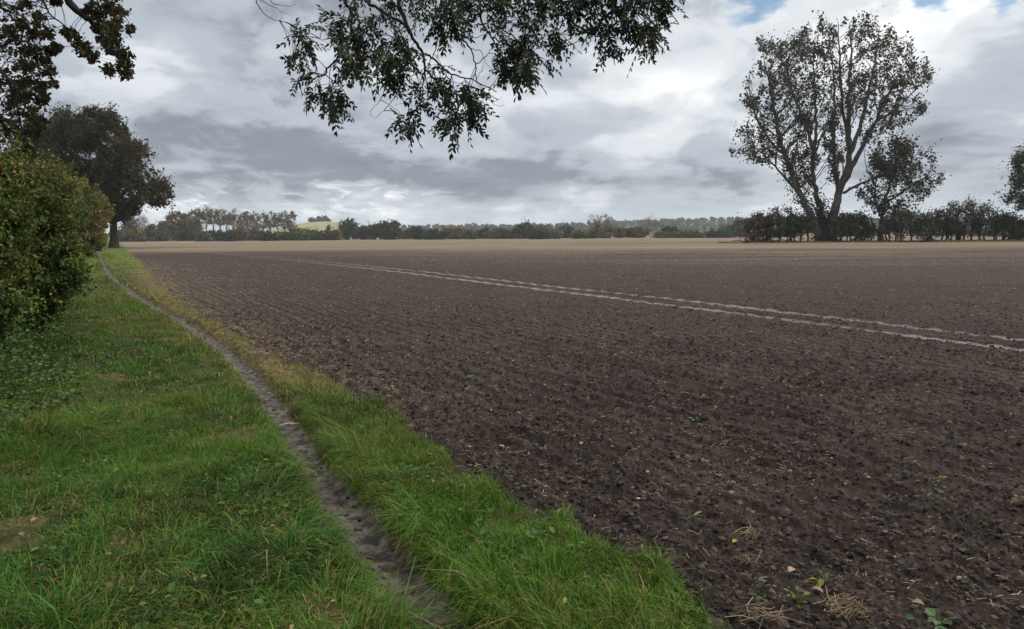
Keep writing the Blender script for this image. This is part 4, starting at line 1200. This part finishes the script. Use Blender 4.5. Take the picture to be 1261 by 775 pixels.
for q, (c, hw, top, pal, kd, lab) in enumerate(far):
    Yq = YF + 12 * rng.normal() + (14 if kd in ('tree', 'bare') else -6)
    gz0 = float(low_h(np.array([0.]), np.array([Yq]))[0]) - .1
    r_ = ray(np.array(float(c)), np.array(290.)); xw = r_[0] / r_[1] * Yq
    # foot of the tree on the ground, as a pixel
    bpy_ = 290.
    for _ in range(6):
        p = P(np.array(float(c)), np.array(bpy_), Yq); bpy_ += (p[2] - gz0) * F0 / Yq
    if kd == 'conifer':
        poly = [(c, top), (c + hw, bpy_ - 1), (c - hw, bpy_ - 1)]; st = [([(c, bpy_), (c, top + 2)], .15, .03, 0)]
        grow_tree('conifer', lab, 'tree', Yq, (c, bpy_), st, poly, 40, .7, 14, .8, pal, leafm=FARLEAF, group=TG, hole=0, seed=200 + q, ground=gz0, wmin=.03)
        continue
    if kd == 'bare':
        st = [([(c, bpy_), (c + rng.normal(), bpy_ - 8), (c + rng.normal() * 2, top + 10), (c + rng.normal() * 3, top + 3)], .22, .06, 0)]
        for k in range(5): st.append(([(c, bpy_ - 7 - k), (c + (k - 2) * hw * .25, (top + bpy_) / 2 - 2), (c + (k - 2) * hw * .42, top + 3)], .12, .03, rng.normal(), 0))
        grow_tree('bare_tree', lab, 'tree', Yq, (c, bpy_), st, lumpy(c, hw, top, bpy_ - 9, 300 + q, .12), 46, .8, 9, .5, pal, BARKT, leafm=FARLEAF, group=TG, hole=.3, hs=5, seed=200 + q, ground=gz0, wmin=.05, bare_twigs=5)
        continue
    cb_ = bpy_ - (.2 if kd == 'bush' else 1.2)
    st = [([(c + k, bpy_), (c + 1.5 * k + rng.normal(), (bpy_ + top) / 2), (c + hw * .45 * k, top + 4)], .22 if kd == 'tree' else .1, .04, 0) for k in (-1, 0, 1)]
    poly = lumpy(c, hw * 1.08, top + 3, cb_, 300 + q, .17)
    npx = hw * (cb_ - top) * 1.5
    grow_tree('bush' if kd == 'bush' else 'broadleaf_tree', lab, kd, Yq, (c, bpy_), st, poly, int(40 + npx * .22), 1.0, 20, .72, pal, leafm=FARLEAF, group=TG, hole=.24, hs=5, seed=200 + q, ground=gz0,
              wmin=.03, aspect=.8, trunk_name='trunk' if kd == 'tree' else 'stems', depth=.9)
pops = [(238, 258, 'leftmost slender poplar of the row, rising behind the brown tree'), (246, 258.5, 'slender poplar, second of the row from the left'), (254, 257, 'slender poplar, third of the row from the left'), (263, 256, 'tallest slender poplar in the left half of the row'),
        (271, 257, 'slender poplar just right of the tallest in the left half'), (279, 258, 'slender poplar, next to last before the gap in the row'), (287, 260, 'slender poplar at the left side of the gap in the row'), (298, 263, 'short thin poplar standing in the gap of the row'),
        (306, 261, 'slender poplar at the right side of the gap in the row'), (315, 262, 'slender poplar, second right of the gap'), (324, 262, 'slender poplar midway between the gap and the right end'), (333, 261.5, 'slender poplar, fourth from the right end of the row'),
        (342, 261, 'slender poplar, third from the right end of the row'), (351, 260.5, 'fuller poplar, second from the right end of the row'), (359, 262, 'last poplar at the right end of the row')]
for q, (c, top, lab) in enumerate(pops):
    Yq = 400 + 5 * rng.normal(); gz0 = -1.2; b_ = 292.
    for _ in range(6):
        p = P(np.array(float(c)), np.array(b_), Yq); b_ += (p[2] - gz0) * F0 / Yq
    st = [([(c + rng.normal() * .5, b_), (c, (b_ + top) / 2), (c + rng.normal(), top + 1)], .26, .05, 0)]
    for k in (-1, 1): st.append(([(c, b_ - 9), (c + k * 2, top + 14), (c + k * 3, top + 4)], .12, .03, 0, 0))
    poly = lumpy(c, 5.6 + .8 * rng.random(), top - .5, top + 18 + 4 * rng.random(), 400 + q, .16)
    grow_tree('row_poplar', lab, 'tree', Yq, (c, b_), st, poly, 70, .8, 11, .62, PALE + GREY + [[.14, .115, .055]], BARKT, leafm=FARLEAF, group=PG, hole=.34, hs=4, seed=500 + q, ground=gz0, wmin=.05, rise=.7, aspect=.8)

# grass under the hedgerow, where the plough did not reach
g = Geo()
n = 26000
px = 885 + 400 * rng.random(n); Yq = 106 + 12 * rng.random(n) ** .8 - np.where(px < 925, 0, 1)
r_ = ray(px, np.full(n, 300.)); x = r_[:, 0] / r_[:, 1] * Yq
kk = fbm(x * .3, Yq * .3, 3, 12) > .40
x, Yq, px = x[kk], Yq[kk], px[kk]; n = len(x)
col = palette([[.11, .13, .035], [.17, .16, .05], [.08, .10, .03], [.24, .19, .10], [.20, .15, .08]], n)
blades(g, x, Yq, height_at(x, Yq) - .02, .13 + .20 * rng.random(n), np.full(n, .05), .3 + .5 * rng.random(n), rng.random(n) * 2 * PI, col, 2)
tag(g.build('rough_grass', GRASS), 'strip of rough yellowing grass under the hedgerow', 'grass', kind='stuff')
# ------------------------------------------------------------------ things lying on the ground
def gpt(px, py):
    p = ground_pts([(px, py)])[0]
    for _ in range(8):                       # follow the uneven ground along the sight line
        z = height_at(p[:1], p[1:2])[0]
        r = ray(np.array(float(px)), np.array(float(py))); t = (EYE - z) / -r[2]; p = (r * t)[:2]
    return np.array([p[0], p[1], height_at(p[:1], p[1:2])[0]])


def straw_tuft(px, py, n, L, w, label, standing=False, pal=None):
    n = int(n * .62); L = L * .64
    b = gpt(px, py); sc = max(1, b[1] / 6) ** .5
    g = Geo(); a0 = rng.random() * 2 * PI
    a = a0 + rng.normal(scale=.62, size=n) + np.where(rng.random(n) < .55, 0, PI)
    d = np.stack([np.cos(a), np.sin(a) * .7, (1.6 + .5 * rng.random(n)) if standing else np.abs(rng.normal(scale=.13, size=n)) + .02], 1); d = norm(d)
    s = b + np.stack([rng.normal(scale=w * .6, size=n), rng.normal(scale=w * .6, size=n), .008 + .022 * rng.random(n)], 1) - d * (L * .35 * (not standing))
    if standing: s[:, 2] = b[2] - .01
    ll = L * (.35 + .65 * rng.random(n))[:, None]
    m = s + d * ll * .5 + np.array([0, 0, .12]) * ll * rng.random((n, 1)); e = s + d * ll + rng.normal(scale=.26, size=(n, 3)) * ll * np.array([1, 1, .4])
    col = palette(pal or [[.25, .195, .12], [.19, .145, .09], [.32, .26, .165], [.13, .095, .06]], n)
    tubes(g, np.stack([s, m, e], 1), np.array([[.0019, .0018, .0009]]) * sc * np.ones((n, 1)), 3, np.repeat(col, 9, 0).reshape(n, 3, 3, 3))
    tag(g.build('straw_tuft', DRY, None, b), label, 'straw', 'clumps of dead straw on the ploughed soil')


straw_tuft(925, 656, 70, .20, .05, 'pale flattened straw tuft above the other one right of the grass corner')
straw_tuft(922, 696, 60, .19, .05, 'pale straw tuft lying just right of where the grass meets the soil')
straw_tuft(1042, 752, 150, .24, .075, 'largest matted straw clump, at the bottom edge of the soil')
straw_tuft(1152, 658, 45, .14, .06, 'brownish straw clump beside a tall thin seedling', pal=[[.22, .15, .08], [.30, .21, .12], [.17, .11, .06]])
straw_tuft(806, 690, 22, .12, .06, 'thin reddish brown straw wisps close to the grass edge', pal=[[.24, .15, .09], [.18, .11, .07]])
straw_tuft(441, 463, 30, .16, .04, 'short upright straw tuft in the soil beside the straw-strewn edge', True)
straw_tuft(491, 498, 26, .11, .05, 'small upright straw tuft, nearer of two by the grass edge', True)
straw_tuft(938, 762, 80, .22, .07, 'loose straw heap at the bottom between grass corner and matted clump')
straw_tuft(568, 548, 30, .10, .08, 'spread of flat straw beside a green tussock of the verge')


def weed(px, py, L, n, label, pal, upright=.3, stalk=.05, wid=.55, spread=.04):
    L = L * .68; spread = spread * .8
    b = gpt(px, py)
    root = empty('weed', b, label, 'weed', 'green seedlings in the ploughed soil')
    g = Geo(); gs = Geo(); a = rng.random(n) * 2 * PI
    tip = b + np.stack([np.cos(a) * spread * rng.random(n), np.sin(a) * spread * rng.random(n), stalk * (.4 + .6 * rng.random(n))], 1)
    tubes(gs, np.stack([np.repeat(b[None] - [0, 0, .01], n, 0), (tip + b) / 2 + [0, 0, stalk * .2], tip], 1), np.full((n, 3), .0022 * max(1, b[1] / 8)), 4, (.10, .13, .04))
    ax = np.stack([np.cos(a), np.sin(a), upright + .3 * rng.normal(size=n)], 1)
    ll = L * (.7 + .5 * rng.random(n))
    leaves(g, tip, ax, np.array([[0, 0, 1.]]) + .3 * rng.normal(size=(n, 3)), ll, ll * wid, palette(pal, n), True)
    gs.build('stem', LEAF, root, b, True); g.build('leaves', LEAF, root, b)


LG = [[.08, .15, .03], [.10, .18, .04], [.06, .12, .025]]
YG = [[.14, .16, .035], [.17, .175, .05], [.10, .125, .03]]
BG = [[.06, .11, .05], [.08, .135, .06], [.05, .09, .045]]
weed(579, 466, .09, 10, 'farther of two bright green seedlings left of the field centre', LG)
weed(608, 430, .09, 8, 'bright green seedling farthest out in the left of the field', LG)
weed(786, 537, .06, 9, 'small bright green seedling in the middle of the near soil', LG)
weed(857, 519, .07, 8, 'dull green seedling up and right of the bright middle one', BG)
weed(866, 490, .07, 8, 'yellow-green seedling beyond the dull green one', YG)
weed(690, 402, .08, 6, 'pale seedling far out near the middle of the soil', YG)
weed(850, 638, .10, 7, 'lying yellow-green stalk with narrow leaves above the grass corner', YG, .05, .02, .25, .08)
weed(1160, 632, .05, 4, 'tall thin seedling with a bending stem on the right', LG, .2, .16, .6, .03)
weed(1016, 720, .10, 9, 'yellow-green plant sprawling above the largest straw clump', YG, .1, .03, .35, .06)
weed(983, 745, .05, 7, 'small light green rosette left of the largest straw clump', LG)
weed(938, 742, .08, 9, 'dark green rosette under the grass corner', BG, .1, .02)
weed(1155, 764, .075, 12, 'broad grey-green dock leaves at the bottom right edge', BG, .12, .05, .72, .12)
weed(1157, 594, .06, 6, 'yellowish seedling high on the right of the near soil', YG, .15, .03)


def fallen_leaf(px, py, L, pal, label, cat='leaf', name='fallen_leaf'):
    L = L * .72; pal = [[c_ * .72 for c_ in p_] for p_ in pal]
    b = gpt(px, py)
    a = rng.random() * 2 * PI; ax = np.array([math.cos(a), math.sin(a), .12]); sd = np.array([-math.sin(a), math.cos(a), 0.])
    g = Geo(); q = 9; t = np.linspace(0, 1, q)
    w = L * .36 * np.sin(PI * t ** .8) * (1 + .22 * np.sin(t * 22))
    curl = .12 * L * np.sin(PI * t)
    mid = b + ax * (t * L - L / 2)[:, None] + np.array([0, 0, 1]) * (.012 + .02 * L + curl)[:, None]
    l = mid + sd * w[:, None] + np.array([0, 0, .5]) * w[:, None]; r = mid - sd * w[:, None] + np.array([0, 0, .35]) * w[:, None]
    th = np.array([0, 0, .0015])
    v = np.concatenate([l, mid, r, l - th, mid - th, r - th])
    f = []
    for k in range(q - 1):
        f += [[k, k + 1, q + k + 1, q + k], [q + k, q + k + 1, 2 * q + k + 1, 2 * q + k]]
    f = np.array(f); f = np.vstack([f, f[:, ::-1] + 3 * q])
    g.add(v, f4=f, c=palette(pal, 1)[0])
    tag(g.build(name, DRY, None, b, True), label, cat, 'fallen leaves')


TAN = [[.42, .31, .20]]; PIN = [[.36, .25, .19]]; YEL = [[.40, .34, .10]]; OLV = [[.20, .20, .10]]
fallen_leaf(1130, 747, .075, TAN, 'tan curled leaf beside the broad dock leaves')
fallen_leaf(1006, 732, .08, PIN, 'pinkish brown leaf just left above the largest straw clump')
fallen_leaf(975, 706, .07, PIN, 'thin curled leaf between the straw tufts on the right')
fallen_leaf(475, 712, .06, OLV, 'olive leaf lying on the near part of the footpath')
fallen_leaf(905, 670, .05, YEL, 'yellow leaf left of the pale flattened straw tuft')
fallen_leaf(1090, 660, .05, TAN, 'light brown leaf halfway between straw tuft and brownish clump')
fallen_leaf(617, 552, .08, TAN, 'tan leaf on soil right of a verge tussock')
fallen_leaf(716, 548, .06, YEL, 'yellowish leaf in the soil left of the bright green middle seedling')
fallen_leaf(1040, 598, .06, TAN, 'pale brown leaf far right of the middle seedling')
# a bit of dead stick on the path
b = gpt(358, 526); g = Geo()
tubes(g, (b + np.array([[-.09, -.01, .02], [-.02, .01, .03], [.05, .0, .03], [.10, .03, .02]]))[None], np.array([[.006, .009, .008, .004]]), 6, (.5, .42, .33))
tubes(g, (b + np.array([[-.02, .01, .03], [.02, -.03, .04], [.03, -.06, .03]]))[None], np.array([[.005, .004, .003]]), 5, (.5, .42, .33))
tag(g.build('stick', DRY, None, b, True), 'short pale broken stick lying across the footpath', 'stick')

# ------------------------------------------------------------------ air
m, nt = new_mat('haze')
pv = nd(nt, 'ShaderNodeVolumePrincipled', {'Color': (.90, .94, 1.0, 1), 'Density': HAZE, 'Anisotropy': .2})
nd(nt, 'ShaderNodeOutputMaterial', {'Volume': pv.outputs[0]})
X0, X1, Y0, Y1, Z0, Z1 = -1700., 1700., -1450., 1750., -3., 44.
hv = np.array([[x, y, z] for z in (Z0, Z1) for y in (Y0, Y1) for x in (X0, X1)])
hf = np.array([[0, 2, 3, 1], [4, 5, 7, 6], [0, 1, 5, 4], [2, 6, 7, 3], [0, 4, 6, 2], [1, 3, 7, 5]])
hz = mesh_np('haze', hv, hf, m); hz['kind'] = 'stuff'

# ------------------------------------------------------------------ sky and light
SUN_AZ, SUN_EL = math.radians(88), math.radians(36)
wd = bpy.data.worlds.new('World'); S.world = wd; wd.use_nodes = True
nt = wd.node_tree; nt.nodes.clear()
gen = nd(nt, 'ShaderNodeTexCoord').outputs['Generated']
dirv = nd(nt, 'ShaderNodeVectorMath', {0: gen}, operation='NORMALIZE').outputs[0]
sx = nd(nt, 'ShaderNodeSeparateXYZ', {0: dirv}); dx, dy, dz = sx.outputs
DEG = 180 / PI
az = mth(nt, 'MULTIPLY', mth(nt, 'ARCTAN2', dx, dy), DEG); el = mth(nt, 'MULTIPLY', mth(nt, 'ARCSINE', dz), DEG)


def noise(vec, sc, det=8, ro=.55, dist=0., out=0):
    return nd(nt, 'ShaderNodeTexNoise', {'Vector': vec, 'Scale': sc, 'Detail': det, 'Roughness': ro, 'Distortion': dist}).outputs[out]


wsc = nd(nt, 'ShaderNodeMapping', {'Vector': dirv, 'Scale': (1, 1, 2.2)}).outputs[0]
wn = nd(nt, 'ShaderNodeSeparateColor', {0: noise(wsc, 5.5, 7, .55, 0, 1)})
azw = mth(nt, 'ADD', az, mth(nt, 'MULTIPLY', mth(nt, 'SUBTRACT', wn.outputs[0], .5), 22.))
elw = mth(nt, 'ADD', el, mth(nt, 'MULTIPLY', mth(nt, 'SUBTRACT', wn.outputs[1], .5), 7.))


def blob(a, e, sa, se, x=azw, y=elw):
    qa = mth(nt, 'DIVIDE', mth(nt, 'SUBTRACT', x, a), sa); qe = mth(nt, 'DIVIDE', mth(nt, 'SUBTRACT', y, e), se)
    q = mth(nt, 'ADD', mth(nt, 'MULTIPLY', qa, qa), mth(nt, 'MULTIPLY', qe, qe))
    return mth(nt, 'EXPONENT', mth(nt, 'MULTIPLY', q, -1.))


B = None
BLOBS = SKY_BLOBS
for (a, e, sa, se, amp) in BLOBS:
    k = mth(nt, 'MULTIPLY', blob(a, e, sa, se), amp); B = k if B is None else mth(nt, 'ADD', B, k)
den = mth(nt, 'ADD', mth(nt, 'ABSOLUTE', dz), .11)
pl = nd(nt, 'ShaderNodeCombineXYZ', {0: mth(nt, 'DIVIDE', dx, den), 1: mth(nt, 'DIVIDE', dy, den), 2: 0.}).outputs[0]
n1 = noise(pl, 1.35, 10, .56, .25)
n3 = noise(nd(nt, 'ShaderNodeMapping', {'Vector': dirv, 'Scale': (1, 1, 1.9)}).outputs[0], 7.5, 9, .55, .35)
n4 = noise(nd(nt, 'ShaderNodeMapping', {'Vector': dirv, 'Scale': (1, 1, 2.6)}).outputs[0], 20., 8, .6, .2)
bil = sstep(nt, n3, .42, .59)
val = mth(nt, 'ADD', B, mth(nt, 'MULTIPLY', mth(nt, 'SUBTRACT', n1, .5), .55))
val = mth(nt, 'ADD', val, mth(nt, 'MULTIPLY', mth(nt, 'SUBTRACT', bil, .5), .20))
val = mth(nt, 'ADD', val, mth(nt, 'MULTIPLY', mth(nt, 'SUBTRACT', n4, .5), .17))
# ragged bright breaks low on the left, under the dark cloud base
st = noise(nd(nt, 'ShaderNodeMapping', {'Vector': dirv, 'Scale': (1, 1, 3.4)}).outputs[0], 15., 8, .62, .6)
low = mth(nt, 'MULTIPLY', blob(-17., 2.5, 12., 1.5, az, el), sstep(nt, st, .50, .64))
val = mth(nt, 'ADD', val, mth(nt, 'MULTIPLY', low, .52))
val = mth(nt, 'ADD', val, SKY_BASE)
over = mth(nt, 'MULTIPLY', sstep(nt, el, 24., 60.), SKY_TOP)
cr = nd(nt, 'ShaderNodeValToRGB', {0: val})
cr.color_ramp.interpolation = 'EASE'
els = cr.color_ramp.elements
stops = [(0., (.120, .138, .165)), (.25, (.215, .240, .280)), (.5, (.395, .437, .487)), (.75, (.61, .645, .675)), (1., (.86, .875, .885))]
els[0].position = 0; els[0].color = (*stops[0][1], 1); els[1].position = 1; els[1].color = (*stops[-1][1], 1)
for p_, c_ in stops[1:-1]:
    e = els.new(p_); e.color = (*c_, 1)
# thin blue-grey air near the horizon
hor = mth(nt, 'MULTIPLY', sstep(nt, el, 3.0, -.5), .55)
ccol = mixc(nt, hor, cr.outputs[0], (.50, .585, .66))
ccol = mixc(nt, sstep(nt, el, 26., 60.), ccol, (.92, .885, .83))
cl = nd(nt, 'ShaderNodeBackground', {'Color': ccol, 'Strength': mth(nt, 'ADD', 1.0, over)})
sky = nd(nt, 'ShaderNodeTexSky'); sky.sky_type = 'NISHITA'; sky.sun_disc = False
sky.sun_elevation = SUN_EL; sky.sun_rotation = SUN_AZ; sky.air_density = 1.0; sky.dust_density = .6
skb = nd(nt, 'ShaderNodeBackground', {'Color': sky.outputs[0], 'Strength': .10})
gap = None
for (a, e, sa, se) in [(18.3, 16.6, 3.0, 1.4), (28.6, 15.6, 2.2, 1.0), (31.8, 14.4, 1.4, .8)]:
    k = blob(a, e, sa, se); gap = k if gap is None else mth(nt, 'ADD', gap, k)
gm = sstep(nt, mth(nt, 'ADD', gap, mth(nt, 'MULTIPLY', mth(nt, 'SUBTRACT', n3, .5), .9)), .30, .75)
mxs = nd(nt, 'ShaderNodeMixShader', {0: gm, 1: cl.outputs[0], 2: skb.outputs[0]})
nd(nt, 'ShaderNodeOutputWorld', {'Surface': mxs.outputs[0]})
wd.cycles.sampling_method = 'MANUAL'; wd.cycles.sample_map_resolution = 1024

sl = bpy.data.lights.new('sun', 'SUN'); sl.energy = SUN_E; sl.angle = math.radians(11); sl.color = (1.0, .955, .89)
so = bpy.data.objects.new('sun', sl); COL.objects.link(so)
sd = Vector((math.sin(SUN_AZ) * math.cos(SUN_EL), math.cos(SUN_AZ) * math.cos(SUN_EL), math.sin(SUN_EL)))
so.rotation_euler = sd.to_track_quat('Z', 'Y').to_euler()
so.location = (30, 10, 40)

vs = S.view_settings
S.display_settings.display_device = 'sRGB'
vs.view_transform = 'Standard'; vs.look = 'None'; vs.gamma = 1.0; vs.use_curve_mapping = False; vs.exposure = EXPOSURE
S.render.engine = 'CYCLES'
c = S.cycles
c.use_adaptive_sampling = True; c.adaptive_threshold = .012
c.use_denoising = True
try: c.denoiser = 'OPENIMAGEDENOISE'; c.denoising_input_passes = 'RGB_ALBEDO_NORMAL'
except Exception: pass
c.max_bounces = 6; c.diffuse_bounces = 3; c.glossy_bounces = 2; c.transmission_bounces = 4; c.volume_bounces = 1; c.transparent_max_bounces = 6
c.sample_clamp_indirect = 4.0
c.caustics_reflective = False; c.caustics_refractive = False
S.render.film_transparent = False
